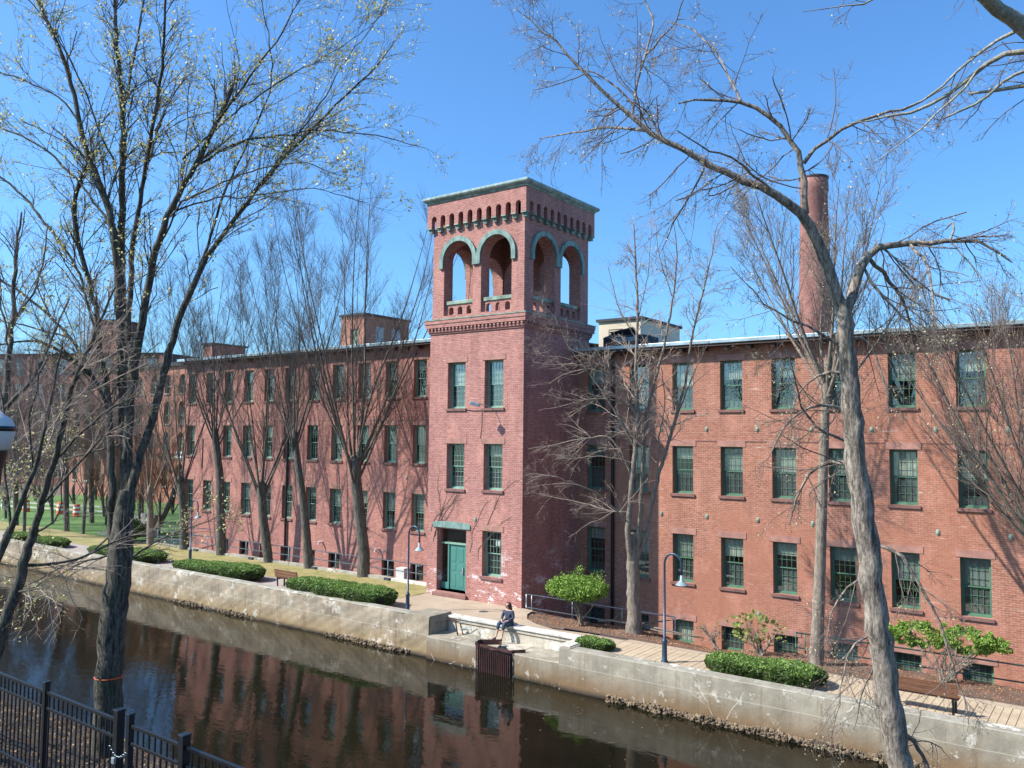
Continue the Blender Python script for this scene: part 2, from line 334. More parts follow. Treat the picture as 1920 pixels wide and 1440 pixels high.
def plate(outer, holes, to3, thick_to3, name='plate'):
    """flat plate with curved holes, extruded between two planes"""
    bm = bmesh.new(); loops = []
    for lp in [outer] + holes: loops.append([bm.verts.new(to3(u, z)) for u, z in lp])
    edges = [bm.edges.new((l[i], l[(i+1) % len(l)])) for l in loops for i in range(len(l))]
    bmesh.ops.triangle_fill(bm, use_beauty=True, use_dissolve=False, edges=edges)
    faces = list(bm.faces); back = {}
    for l, src in zip(loops, [outer] + holes):
        for v, (u, z) in zip(l, src): back[v] = bm.verts.new(thick_to3(u, z))
    for f in faces: bm.faces.new([back[v] for v in reversed(f.verts)])
    for l in loops:
        for i in range(len(l)): a, b = l[i], l[(i+1) % len(l)]; bm.faces.new((a, b, back[b], back[a]))
    bmesh.ops.recalc_face_normals(bm, faces=bm.faces); me = bpy.data.meshes.new(name); bm.to_mesh(me); bm.free(); return me
def arch(cx, r, zs, zb, n=14):
    """outline of an arched opening: bottom zb, springing zs, radius r"""
    return [(cx-r, zb), (cx+r, zb)] + [(cx + r*math.cos(math.pi*k/n), zs + r*math.sin(math.pi*k/n)) for k in range(0, n+1)]

# ================================================================ GROUND AND WATER
WATER_Z = -1.22
mb = MB(); mb.quad((-400, -60, WATER_Z), (400, -60, WATER_Z), (400, -8.0, WATER_Z), (-400, -8.0, WATER_Z))
tag(mb.build('water', 'water'), kind='structure')
mb = MB(); mb.quad((-400, -60, -3), (400, -60, -3), (400, -8, -3), (-400, -8, -3)); tag(mb.build('canal_bed', 'dirt'), kind='structure')
mb = MB()
mb.quad((-600, .3, -.02), (-32.4, .3, -.02), (-32.4, 900, -.02), (-600, 900, -.02)); mb.quad((-600, -8.6, -.02), (-32.4, -8.6, -.02), (-32.4, .3, -.02), (-600, .3, -.02))
mb.quad((-32.4, 14, -.02), (600, 14, -.02), (600, 900, -.02), (-32.4, 900, -.02)); tag(mb.build('ground', 'dirt'), kind='structure')
mb = MB(); mb.quad((-32.4, -2.7, -.75), (0, -2.7, -.75), (0, .1, -.75), (-32.4, .1, -.75)); mb.quad((0, -4.0, -1.62), (60, -4.0, -1.62), (60, .1, -1.62), (0, .1, -1.62))
tag(mb.build('areaway_floor', 'dirt'), kind='structure')
tag(grid_sheet('lawn', np.linspace(-72, -5.4, 120), np.linspace(-6.0, -2.95, 14), lambda X, Y: .012 + .03*vnoise(X, Y, .8) * ((Y > -5.8) & (Y < -3.2)) - .006, 'lawn'), kind='structure')
tag(grid_sheet('far_lawn', np.linspace(-78, -33, 40), np.linspace(-2.95, 22, 30), lambda X, Y: .01 + .1*np.clip((Y+3)/20, 0, 1) + .02*vnoise(X, Y, .4), 'lawn_far'), kind='structure')
mb = MB(); mb.quad((-90, -8.8, 0), (-5.4, -8.8, 0), (-5.4, -5.9, 0), (-90, -5.9, 0)); tag(mb.build('path', 'path'), kind='structure')
mb = MB(); mb.poly([(-5.39, -8.8, .004), (-.9, -8.8, .004), (-.9, -8.05, .004), (5.2, -8.05, .004), (5.2, -8.8, .004), (6.2, -8.8, .004), (6.2, -6.6, .004), (4.6, -6.5, .004), (3.2, -6.7, .004), (2.2, -6.4, .004), (1.4, -5.9, .004), (.9, -5.2, .004), (.6, -4.3, .004), (-5.39, -4.3, .004)])
tag(mb.build('plaza', 'plaza'), kind='structure')
mb = MB(); mb.quad((5.0, -8.9, -.012), (60, -8.9, -.012), (60, -6.3, -.012), (5.0, -6.3, -.012)); wk = tag(mb.build('walkway', 'dirt'), kind='structure')
slabs = []
x = 6.22
i = 0
while x < 26:
    wd = .205
    key = i % 4
    if len(slabs) <= key:
        m_ = MB().box(0, wd-.016, -8.85, -6.72, -.01, .006 + .004*(key % 2)).mesh('paving_slab'); m_.materials.append(MAT['paver']); slabs.append(m_)
    o = link('paving_slab', slabs[key], wk, None, (x, 0, 0)); x += wd; i += 1
for k in range(14): link('edging_slab', MB().box(6.22+k*1.42, 6.22+k*1.42+1.405, -6.70, -6.33, -.01, .012).mesh('edging_slab'), wk, 'plaza')
def mulch_z(X, Y):
    t = np.clip((Y + 6.3) / 2.3, 0, 1); e = -.12 - .33*np.exp(-((X-8.3)/2.0)**2) - .1*np.exp(-((X-3)/2.0)**2)
    return .015 + t*e + .03*vnoise(X, Y, 2.0) * np.clip(t*4, 0, 1) + .02*vnoise(X, Y, 6, 3) * np.clip(t*4, 0, 1)
tag(grid_sheet('mulch_bed', np.linspace(.05, 45, 500), np.linspace(-6.36, -4.0, 30), lambda X, Y: np.where((X < 3.6) & (Y < -6.5 + np.clip(3.6-X, 0, 3)*.66), -.05, mulch_z(X, Y)), 'mulch'), kind='structure')
tag(grid_sheet('near_bank', np.concatenate([np.linspace(-300, -40, 14), np.linspace(-36, 40, 160), np.linspace(50, 300, 10)]), np.concatenate([np.linspace(-20.3, -29, 40), np.linspace(-30, -60, 12)]),
    lambda X, Y: np.minimum(-1.45 + (-20.3 - Y)*.53, 2.62 + np.clip(-29.5-Y, 0, 4)*.1) + .09*vnoise(X, Y, 1.1) + .04*vnoise(X, Y, 4, 2), 'bank'), kind='structure')

# ================================================================ CANAL WALL
def face_strip(xs, zs, yf, mat, name, parent, amp=.035, seed=0, batter=.04):
    X, Z = np.meshgrid(xs, zs); Y = yf + amp*vnoise(X, Z*2, 1.3, seed) + amp*.5*vnoise(X, Z*3, 4.1, seed+1) - batter*(zs.max()-Z)
    Y = np.where(Z == zs.max(), yf + .015, Y)
    V = np.stack([X, Y, Z], -1).reshape(-1, 3); nx, ny = len(xs), len(zs); i = (np.arange(ny-1)[:, None]*nx + np.arange(nx-1)[None]).ravel()
    return link(name, np_mesh(name, V, np.stack([i, i+1, i+nx+1, i+nx], 1)), parent, mat)
cwl = thing('canal_wall', (-20, -9, 0), 'long rough weathered concrete canal wall left of the sunken ledge', 'retaining wall', 'canal walls')
TL, TR, TB = .30, .14, -.38
face_strip(np.linspace(-90, -.95, 700), np.linspace(-1.7, TL-.04, 22), -9.08, 'concrete_rough', 'wall_face', cwl, .05)
xs = np.linspace(-90, -.95, 300); mbb = MB()
for a, b in zip(xs[:-1], xs[1:]):
    ja = .02*math.sin(a*3.1)+.012*math.sin(a*9); jb = .02*math.sin(b*3.1)+.012*math.sin(b*9)
    mbb.quad((a, -9.065+ja, TL-.04), (b, -9.065+jb, TL-.04), (b, -9.0+jb, TL), (a, -9.0+ja, TL)); mbb.quad((a, -9.0+ja, TL), (b, -9.0+jb, TL), (b, -8.62, TL), (a, -8.62, TL)); mbb.quad((a, -8.62, TL), (b, -8.62, TL), (b, -8.62, -.1), (a, -8.62, -.1))
mbb.build('coping', 'coping_grey', cwl)
MB().box(-2.1, -.93, -9.06, -7.78, -1.6, .301).build('end_block', 'concrete', cwl, bevel=.03)
cwr = thing('canal_wall', (20, -9.3, 0), 'smoother grey concrete canal wall right of the sunken ledge with rubble at its foot', 'retaining wall', 'canal walls')
face_strip(np.linspace(5.2, 60, 500), np.linspace(-1.7, TR-.03, 20), -9.4, 'concrete', 'wall_face', cwr, .012, 4, .01)
mbb = MB(); xs = np.linspace(5.2, 60, 200)
for a, b in zip(xs[:-1], xs[1:]):
    mbb.quad((a, -9.39, TR-.03), (b, -9.39, TR-.03), (b, -9.35, TR), (a, -9.35, TR)); mbb.quad((a, -9.35, TR), (b, -9.35, TR), (b, -8.86, TR), (a, -8.86, TR)); mbb.quad((a, -8.86, TR), (b, -8.86, TR), (b, -8.86, -.1), (a, -8.86, -.1))
mbb.build('coping', 'coping_grey', cwr); MB().box(5.2, 5.62, -9.38, -7.85, -1.6, .16).build('end_block', 'concrete', cwr, bevel=.025)
# rubble footing along the right wall
vr = np.random.default_rng(3); MBR = MB(); ico = bmesh.new(); bmesh.ops.create_icosphere(ico, subdivisions=1, radius=1); IV = [v.co.copy() for v in ico.verts]; IF = [tuple(v.index for v in f.verts) for f in ico.faces]; ico.free()
def blob(mb, c, sx, sy, sz, jit=.25):
    i = len(mb.v); a = vr.uniform(0, 6.28)
    for v in IV:
        k = 1 + vr.uniform(-jit, jit); X, Y = v.x*sx*k, v.y*sy*k; mb.v.append((c[0]+X*math.cos(a)-Y*math.sin(a), c[1]+X*math.sin(a)+Y*math.cos(a), c[2]+v.z*sz*k))
    mb.f += [tuple(i+q for q in f) for f in IF]
for k in range(3800):
    xx = vr.uniform(7.1, 24); blob(MBR, (xx, -9.42 - abs(vr.normal(0, .085))*(.5+.5*math.sin(xx*2.3)**2), -1.15 + vr.uniform(-.14, .10) + .04*math.sin(xx*3.7)), *vr.uniform(.018, .075, 3))
for cx in (-17.2, -16.6, -13.0, -5.6, -4.4, -3.0):
    for k in range(110): blob(MBR, (cx + vr.normal(0, .5), -9.14 - abs(vr.normal(0, .035)), -1.16 + vr.uniform(-.1, .1)), *vr.uniform(.02, .07, 3))
tag(MBR.build('rubble', 'mulch_stone', cwr), kind='stuff')
bay = thing('landing', (2, -8.6, 0), 'low sunken concrete landing with bright white coping behind the rusty grate', 'landing')
MB().box(-.88, 1.62, -9.30, -7.98, -1.7, TB).build('platform', 'concrete', bay, bevel=.02)
MB().box(3.2, 5.19, -9.30, -7.98, -1.7, TB-.01).build('platform', 'concrete', bay, bevel=.02)
MB().box(1.62, 3.2, -8.75, -7.98, -1.7, TB-.005).build('platform', 'concrete_white', bay)
MB().box(-.93, 5.2, -8.0, -7.82, -.6, .12).build('back_wall', 'concrete_white', bay)
MB().box(-.95, 5.25, -8.06, -7.62, .12, .20).build('coping', 'coping', bay, bevel=.01)
MB().box(5.05, 5.5, -9.2, -8.06, .141, .19).build('coping', 'coping', bay, bevel=.01)
MB().box(3.9, 5.19, -8.05, -8.0, -.38, -.15).build('ledge_step', 'coping', bay)
gt = thing('trash_rack', (2.4, -9.3, -.4), 'rusty vertical bar grate standing in the canal below the seated woman', 'grate')
bar_me = MB().box(-.014, .014, -.018, .018, -1.3, 0).mesh('bar'); bar_me.materials.append(MAT['rust'])
for k in range(19): link('bar', bar_me, gt, None, (-.76 + k*.084, -.1, .06 - .006*k))
MB().box(1.62, 3.2, -9.31, -9.302, -1.6, -.40).build('dark_gap_sheet', 'black_paint', gt)  # added black sheet: the dark gaps between the bars put into its colour
g = MB().box(1.62, 3.2, -9.47, -9.43, -1.62, -1.5); g.build('cross_bar', 'rust', gt)
MB().obox((2.4, -9.33, -.33), (.80, 0, -.02), (0, .04, 0), (0, 0, .045)).build('top_channel', 'rust', gt)
MB().obox((1.95, -8.98, -.24), (.36, .20, .02), (-.015, .03, 0), (0, 0, .09)).build('side_channel', 'rust', gt)
MB().obox((2.36, -8.92, -.28), (.16, -.22, -.05), (.03, .02, 0), (0, 0, .07)).build('side_channel', 'rust', gt)
MB().obox((3.28, -9.12, -.34), (.22, .17, .02), (-.02, .03, 0), (0, 0, .05)).build('side_channel', 'rust', gt)
MB().obox((1.66, -9.3, -.30), (.05, .02, .04), (-.02, .12, 0), (-.03, 0, .12)).build('side_channel', 'rust', gt)
fc = thing('folding_frame', (-.1, -8.3, -.38), 'bent rusty metal folding frame left in the corner of the landing', 'metal frame')
MB().path([(-.55, -8.5, .16), (-.25, -8.35, .12), (0.0, -8.5, -.36)], .03).path([(-.5, -8.3, .12), (-.15, -8.2, .06), (.1, -8.3, -.36)], .025).build('leg', 'rust', fc)
MB().path([(-.2, -8.35, .05), (.35, -8.2, .12), (.6, -8.4, -.05), (.1, -8.5, -.12)], .013).path([(.35, -8.2, .12), (.75, -8.5, -.36)], .013).path([(.1, -8.5, -.12), (.62, -8.4, -.06)], .013).build('brace', 'steel', fc)
MB().lathe((1.35, -7.1, .006), [(.0, .012), (.36, .012), (.38, 0)], 20).build('manhole_cover', 'roof_dark'); tag(bpy.data.objects['manhole_cover'], 'dark round manhole cover flush in the plaza behind the seated woman', 'manhole cover')

# ================================================================ WINDOWS
WC = {}
def window_meshes(w, h, cols, rows, frame, split=True):
    key = (w, h, cols, rows, frame)
    if key in WC: return WC[key]
    d = {}; f = .055; fr = MB()
    fr.box(0, f, 0, .10, 0, h).box(w-f, w, 0, .10, 0, h).box(f, w-f, 0, .10, h-f, h).box(f, w-f, 0, .12, 0, f*1.2)
    d['frame'] = fr.mesh('window'); d['frame'].materials.append(MAT[frame])
    def sash(z0, z1, y):
        s = MB(); t = .038; s.box(f, f+t, y, y+.035, z0, z1).box(w-f-t, w-f, y, y+.035, z0, z1).box(f+t, w-f-t, y, y+.035, z0, z0+t).box(f+t, w-f-t, y, y+.035, z1-t, z1)
        m = MB(); iw = (w-2*f-2*t)/cols; ih = (z1-z0-2*t)/rows
        for c in range(1, cols): x = f+t+c*iw; m.box(x-.0065, x+.0065, y+.002, y+.028, z0+t, z1-t)
        for r in range(1, rows):
            z = z0+t+r*ih
            for c in range(cols): m.box(f+t+c*iw+.008, f+t+(c+1)*iw-.008, y+.004, y+.026, z-.0065, z+.0065)
        g = MB().box(f+t, w-f-t, y+.012, y+.018, z0+t, z1-t)
        a, b, c_ = s.mesh('sash'), m.mesh('muntin'), g.mesh('pane'); a.materials.append(MAT[frame]); b.materials.append(MAT[frame]); c_.materials.append(MAT['glass'])
        one = MB().box(.009, iw-.009, y+.012, y+.018, .009, ih-.009).mesh('pane'); one.materials.append(MAT['glass'])
        return a, b, c_, one, (f+t, z0+t, iw, ih, y)
    if split: d['s'] = [sash(h*.5-.02, h-f, .02), sash(f*1.2, h*.5+.02, .06)]
    else: d['s'] = [sash(f*1.2, h-f, .03)]
    WC[key] = d; return d
BL = {}
def put_window(par, x, y, z, w, h, cols=4, rows=3, frame='green_frame', split=True, fine=False, rev=.2, blind=None, low=None, lintel=True, lint='brownstone', label=None):
    d = window_meshes(w, h, cols, rows, frame, split); px, py, pz = wloc(par)
    fo = link('window', d['frame'], par, None, (x-px, y+rev-py, z-pz))
    if label: fo['label'] = label
    for a, b, c, one, (x0, z0, iw, ih, yy) in d['s']:
        link('sash', a, fo, None, (0, 0, 0)); link('muntin', b, fo, None, (0, 0, 0))
        if fine:
            for r in range(rows):
                for q in range(cols): link('pane', one, fo, None, (x0+q*iw, 0, z0+r*ih))
        else: link('pane', c, fo, None, (0, 0, 0))
    for kind_, mat in ((blind, 'blind'), (low, 'blind_low')):
        if kind_:
            z0, z1 = kind_; key = (w, round(z0, 2), round(z1, 2), mat)
            if key not in BL:
                BL[key] = MB().box(.06, w-.06, .102, .106, h*z0+.03, h*z1-.03).mesh('blind'); BL[key].materials.append(MAT[mat])
            link('blind', BL[key], fo, None, (0, 0, 0))
    if lintel:
        k = ('L', w, lint)
        if k not in BL:
            BL[k] = MB().box(-.13, w+.13, -.022, .16, 0, .25).mesh('lintel'); BL[k].materials.append(MAT[lint]); BL[('S', w)] = MB().box(-.08, w+.08, -.07, .22, -.11, .0).mesh('sill'); BL[('S', w)].materials.append(MAT['sill_stone'])
        link('lintel', BL[k], par, None, (x-px, y-py, z+h-pz+.001)); link('sill', BL[('S', w)], par, None, (x-px, y-py, z-pz-.001))
    return fo

# ================================================================ LEFT WING
LW = thing('brick_mill_wing', (-18, 0, 0), 'long three storey red brick mill wing left of the tower behind the tree row', 'mill building', 'brick mill wings')
lc = [-9.57, -11.73, -13.91, -16.11, -18.25, -20.48, -22.53, -24.63, -26.77, -28.85, -30.94, -7.4]
LR = [(9.34, 11.38), (5.74, 7.81), (2.09, 4.11), (-.5, .42)]
holes = []; wl = .95
for j, xr in enumerate(lc):
    for r, (a, b) in enumerate(LR):
        if r == 1 and j == 9: continue
        if r == 3 and j in (2, 9, 10): continue
        holes.append((xr-wl, xr, a, b))
mb = MB(); wall_with_holes(mb, 'y', 0, -32.3, -3.5, -1.3, 12.3, holes, .3, 1); mb.quad((-32.3, 0, -1.3), (-32.3, 14, -1.3), (-32.3, 14, 12.3), (-32.3, 0, 12.3)); mb.quad((-3.5, 14, -1.3), (-32.3, 14, -1.3), (-32.3, 14, 12.3), (-3.5, 14, 12.3))
mb.quad((-3.5, 0, 11.3), (-3.5, 14, 11.3), (-3.5, 14, 12.3), (-3.5, 0, 12.3)); mb.build('wall', 'brick_left', LW)
MB().box(-32.2, -3.5, 2.2, 2.25, -1.3, 12.2).build('dark_room_sheet', 'room_dark', LW)  # dark sheet behind the windows in place of unlit rooms
for (a, b, e, f) in holes:
    r = [k for k, q in enumerate(LR) if abs(q[0]-e) < .01][0]; rr = random.random()
    if r == 3: put_window(LW, a, 0, e, wl, f-e, 4, 2, 'dark_frame', False, low=(0, 1), lintel=False)
    else: put_window(LW, a, 0, e, wl, f-e, 4, 3, 'pale_frame', low=(0, random.choice((.3, .5, .52))), blind=(random.choice((.5, .5, .62, .7)), .97) if r != 0 or rr < .7 else None, lint='brownstone')
MB().box(-30.0, -28.6, -.02, .05, 6.9, 7.06).build('lintel', 'brownstone', LW); MB().box(-30.0, -29.92, -.03, .01, 4.9, 6.9).build('black_strip', 'black_paint', LW)  # black strip runs down below the left end of this lintel
MB().box(-32.5, -3.4, -.5, .0, 12.12, 12.20).build('soffit', 'soffit', LW); MB().box(-32.6, -3.4, -.56, -.42, 12.22, 12.40).build('gutter', 'roof_metal', LW, bevel=.02)
m = MB(); m.quad((-32.6, -.42, 12.36), (-3.5, -.42, 12.36), (-3.5, 14.3, 12.8), (-32.6, 14.3, 12.8)); m.build('roof', 'roof_metal', LW)
for k in range(28): MB().box(-32.0+k*1.0, -31.88+k*1.0, -.40, .0, 11.96, 12.115).build('rafter_tail', 'soffit', LW)
MB().box(-32.3, -5.5, -.014, .01, 8.06, 8.10).build('string_course', 'sill_stone', LW)
MB().cyl((-20.9, -.1, -.7), (-20.9, -.1, 12.0), .07).build('downspout', 'black_paint', LW)
for xx, zz in ((-12.9, .95), (-12.3, .9), (-17.6, .95)):
    MB().path([(xx, 0, zz), (xx, -.28, zz+.02), (xx, -.33, zz-.13)], .05).build('vent_pipe', 'white', LW)
link('vent_box', MB().box(-11.1, -10.5, -.5, -.05, -.7, .15).mesh('vent_box'), LW, 'patina_white')
def tie(par, x, z, y=0):
    k = 'tie'
    if k not in BL:
        t = MB(); t.lathe((0, 0, 0), [(0, .0), (.10, 0), (.08, .03), (.03, .05), (0, .06)], 8); me = t.mesh('tie_plate')
        for v in me.vertices: x_, y_, z_ = v.co; v.co = (x_*.8, -z_, y_*1.25)
        me.materials.append(MAT['copper_pale']); BL[k] = me
    px, py, pz = wloc(par); link('tie_plate', BL[k], par, None, (x-px, y-py, z-pz))
for xx in (-10.9, -15.2, -19.5, -23.7): tie(LW, xx, 8.7); tie(LW, xx, 4.95)
# areaway kerb and railing of the left wing
kb = thing('areaway_kerb', (-18, -2.85, 0), 'low pale concrete kerb below the pipe railing along the left wing', 'kerb')
x = -31.0; i = 0
while x < -5.5:
    ln = 3.1 if i % 2 == 0 else 2.4; x1 = min(x+ln, -5.42)
    MB().box(x, x1-.03, -3.0, -2.72, -.76, .13 + .02*(i % 2)).build('kerb_block', 'coping' if x1 > -8.9 else 'coping_grey', kb, bevel=.012)
    if i % 2: MB().box(x1-.42, x1-.06, -3.09, -3.004, -.05, .135).build('drain_block', 'roof_dark', kb)
    x += ln; i += 1
def railing(name, pts, h0, h1, label, mat, sp=1.7, loop=True, r=.024):
    t = thing(name, pts[0], label, 'railing', 'pipe railings'); pts = [Vector(p) for p in pts]
    for hz in (h0, h1): MB().path([p + Vector((0, 0, hz)) for p in pts], r).build('rail', mat, t, True)
    for a, b in zip(pts[:-1], pts[1:]):
        n = max(1, int((b-a).length/sp))
        for k in range(n+1):
            p = a.lerp(b, (k + (.12 if k == 0 else 0))/n) if n else a
            MB().cyl(p, p+Vector((0, 0, h1)), r*.9, n=6).build('post', mat, t, True)
    if loop:
        for p in (pts[0], pts[-1]): MB().path([p+Vector((0, 0, h0)), p+Vector((-.0, 0, (h0+h1)/2)), p+Vector((0, 0, h1))], r).build('end_loop', mat, t, True)
    return t
railing('railing', [(-30.6, -2.86, .1), (-5.5, -2.86, .1)], .42, .86, 'long grey two rail pipe railing along the left wing behind the tree trunks', 'rail_paint', 1.9)
railing('railing', [(-31.2, -1.2, .1), (-27.6, -.6, .1)], .42, .9, 'short return of pipe railing at the far left end of the left wing', 'rail_paint', 1.5)
railing('railing', [(.30, -4.42, -.02), (6.9, -4.05, -.15)], .12, .66, 'galvanised pipe railing starting at the tower corner behind the bright shrub', 'steel', 2.1)
railing('railing', [(11.3, -3.7, -.15), (30, -3.7, -.15)], .16, .66, 'green pipe railing behind the trunks in front of the right wing', 'rail_green', 2.4)

# ================================================================ RIGHT WING
RW = thing('brick_mill_wing', (20, 0, 0), 'three storey orange red brick mill wing right of the tower with green sash windows', 'mill building', 'brick mill wings')
rc = [(0.55), (2.76), (4.86), (7.05), (9.23), (11.45), (13.64), (15.90), (18.12), (20.33), (22.55), (24.8)]
RR = [(8.44, 10.50), (4.86, 6.90), (1.10, 3.15), (-1.45, -.47)]
holes = []
for j, xl in enumerate(rc):
    for a, b in RR: holes.append((xl, xl+.96, a, b))
mb = MB(); wall_with_holes(mb, 'y', 0, -1.0, 44, -1.8, 11.35, holes, .3, 1); mb.quad((44, 0, -1.8), (44, 14, -1.8), (44, 14, 11.3), (44, 0, 11.3)); mb.quad((-3.4, 14, -1.8), (44, 14, -1.8), (44, 14, 11.3), (-3.4, 14, 11.3)); mb.build('wall', 'brick_right', RW)
MB().box(-3.4, 44, 2.2, 2.25, -1.8, 11.2).build('dark_room_sheet', 'room_dark', RW)  # same dark sheet for the rooms of this wing
k = 0
for (a, b, e, f) in holes:
    r = [q for q, v in enumerate(RR) if abs(v[0]-e) < .01][0]; k += 1
    if r == 3: put_window(RW, a, 0, e, .96, f-e, 4, 3, 'green_frame', False, low=(0, 1) if k % 3 else None, blind=(0.0, 1) if k % 3 == 0 else None, fine=12 < a < 20)
    else: put_window(RW, a, 0, e, .96, f-e, 4, 3, 'green_frame', fine=11 < a < 19, blind=(random.choice((.5, .5, .6, .72)), .97), low=(0, random.choice((.2, .48, .5))))
MB().box(0.0, 44, -.016, .01, 7.11, 7.15).build('string_course', 'sill_stone', RW)
MB().box(0, 44, -.5, 0, 11.10, 11.18).build('soffit', 'soffit', RW); MB().box(-.0, 44, -.56, -.42, 11.2, 11.36).build('gutter', 'roof_metal', RW, bevel=.02)
m = MB(); m.quad((0, -.42, 11.33), (44, -.42, 11.33), (44, 14.3, 11.9), (0, 14.3, 11.9)); m.build('roof', 'roof_metal', RW)
for q in range(44): MB().box(.4+q, .52+q, -.4, 0, 10.95, 11.095).build('rafter_tail', 'soffit', RW)
for q in range(11):
    xm = rc[q] + .96 + .62
    tie(RW, xm, 7.62); tie(RW, xm, 3.95)
    if q in (3, 4): tie(RW, xm, .2)
MB().cyl((1.95, -.1, -1.5), (1.95, -.1, 11.0), .07).build('downspout', 'black_paint', RW)

# ================================================================ TOWER
TW = thing('bell_tower', (-2.7, -2, 0), 'square red brick mill tower with open arched belfry and teal door', 'tower')
X0, X1, Y0, Y1 = -5.39, 0.0, -4.36, 1.03
TH = [(-4.28, -3.24, 8.48, 10.59), (-2.13, -1.09, 8.48, 10.61), (-4.28, -3.24, 4.84, 6.89), (-2.13, -1.09, 4.87, 6.90), (-2.15, -1.10, 1.12, 3.10), (-4.78, -3.06, .24, 3.03)]
mb = MB(); wall_with_holes(mb, 'y', Y0, X0, X1, -1.5, 12.0, TH, .42, 1)
mb.quad((X1, Y0, -1.8), (X1, Y1, -1.8), (X1, Y1, 12), (X1, Y0, 12)); mb.quad((X0, Y0, -1.5), (X0, Y1, -1.5), (X0, Y1, 12), (X0, Y0, 12)); mb.quad((X0, Y1, 10), (X1, Y1, 10), (X1, Y1, 12), (X0, Y1, 12)); mb.build('wall', 'brick_tower', TW)
MB().box(X0+.1, X1-.1, Y0+1.2, Y0+1.25, -1, 12).build('dark_room_sheet', 'room_dark', TW)  # dark sheet as the unlit tower rooms
for n_, (a, b, e, f) in enumerate(TH[:5]):
    put_window(TW, a, Y0, e, b-a, f-e, 5, 4 if n_ != 4 else 3, 'pale_frame' if n_ != 4 else 'pale_frame', rev=.24, blind=((.5, .98), (.5, .98), None, (.72, .97), None)[n_], low=((0, .25), (0, .5), (0, .3), (0, .5), (0, .5))[n_])
# white paper in the low window
MB().box(-1.62, -1.2, Y0+.30, Y0+.31, 2.45, 2.72).build('paper_notice', 'white', TW)
# door
dr = link('door', MB().box(-4.27, -3.36, Y0+.33, Y0+.38, .30, 2.28).mesh('door'), TW, 'teal_door')
for cx in (-4.04, -3.60):
    for z0, z1 in ((.42, 1.0), (1.14, 1.40), (1.55, 2.15)):
        MB().box(cx-.135, cx+.135, Y0+.318, Y0+.331, z0, z1).build('panel', 'teal_door', dr, bevel=.008)
MB().box(-3.50, -3.44, Y0+.27, Y0+.33, 1.02, 1.32).box(-3.60, -3.45, Y0+.26, Y0+.285, 1.08, 1.12).build('handle', 'steel', dr)
MB().box(-4.36, -4.275, Y0+.28, Y0+.40, .29, 2.31).box(-3.355, -3.27, Y0+.28, Y0+.40, .29, 2.31).build('door_frame', 'teal_door', TW)
MB().box(-4.77, -3.07, Y0+.26, Y0+.40, 2.315, 2.39).build('transom_bar', 'pale_frame', TW)
MB().box(-4.77, -3.07, Y0+.36, Y0+.37, 2.395, 3.02).build('pane', 'glass', TW); MB().box(-4.77, -4.37, Y0+.37, Y0+.38, .6, 2.31).box(-3.265, -3.07, Y0+.37, Y0+.38, .6, 2.31).build('side_light', 'glass', TW)
MB().box(-4.77, -4.37, Y0+.3, Y0+.4, .29, .58).box(-3.265, -3.07, Y0+.3, Y0+.4, .29, .58).build('side_panel', 'teal_door', TW)
MB().box(-4.95, -2.95, Y0-.14, Y0+.0, .004, .17).build('door_step', 'sill_stone', TW, bevel=.02); MB().box(-4.775, -3.065, Y0-.03, Y0+.4, .17, .24).build('threshold', 'brownstone', TW)
pl = [(-5.02, 3.08), (-2.82, 3.08), (-2.82, 3.28)] + [(-3.92 + 1.1*math.cos(math.pi*k/10), 3.28 + .09*math.sin(math.pi*k/10)) for k in range(1, 10)] + [(-5.02, 3.28)]
link('door_lintel', plate(pl, [], lambda u, z: (u, Y0-.05, z), lambda u, z: (u, Y0+.1, z)), TW, 'copper')
# flood lamp and cables
MB().path([(-1.55, Y0, 8.4), (-1.7, Y0-.35, 8.55), (-1.85, Y0-.7, 8.62)], .02).build('lamp_arm', 'steel', TW); MB().obox((-1.98, Y0-.85, 8.62), (.17, .10, -.06), (-.05, .1, 0), (.02, .01, .07)).build('lamp_head', 'steel', TW, bevel=.02)
MB().path([(-3.2, Y0-.02, 8.42), (-2.7, Y0-.03, 8.36), (-2.2, Y0-.03, 8.40)], .014, 4).path([(-2.24, Y0-.02, 8.4), (-2.25, Y0-.02, 7.6), (-2.32, Y0-.02, 7.2), (-2.2, Y0-.02, 6.95)], .01, 4).build('cable', 'black_paint', TW)
tie(TW, -2.55, 3.55, Y0)
# ledge with dentil steps
def ring(mb, o, z0, z1, t=.5):
    mb.box(X0-o, X1+o, Y0-o, Y0+t, z0, z1).box(X0-o, X1+o, Y1-t, Y1+o, z0, z1).box(X0-o, X0+t, Y0+t, Y1-t, z0, z1).box(X1-t, X1+o, Y0+t, Y1-t, z0, z1)
for o, a, b in ((.05, 11.94, 12.02), (.10, 12.02, 12.10), (.19, 12.22, 12.40), (.22, 12.40, 12.56)):
    q = MB(); ring(q, o, a, b); q.build('ledge_course', 'brick_tower', TW)
q = MB(); ring(q, .10, 12.101, 12.219); q.build('ledge_course', 'brick_tower', TW)
dn = MB(); nd = 26
for k in range(nd):
    u = (k+.5)/nd; xx = X0-.1 + u*(X1-X0+.2); yy = Y0-.1 + u*(Y1-Y0+.2)
    dn.box(xx-.05, xx+.05, Y0-.17, Y0-.101, 12.12, 12.217); dn.box(X1+.101, X1+.17, yy-.05, yy+.05, 12.12, 12.217)
d_ = dn.build('dentil_row', 'brick_tower', TW); d_['kind'] = 'stuff'
q = MB(); ring(q, .24, 12.561, 12.61, .5); q.build('ledge_flashing', 'copper_pale', TW)
MB().box(X0+.05, X1-.05, Y0+.05, Y1-.05, 12.45, 12.60).build('belfry_floor', 'roof_dark', TW)
q = MB(); ring(q, -.06, 12.61, 12.78, .30); q.build('base_flashing', 'cornice_metal', TW)
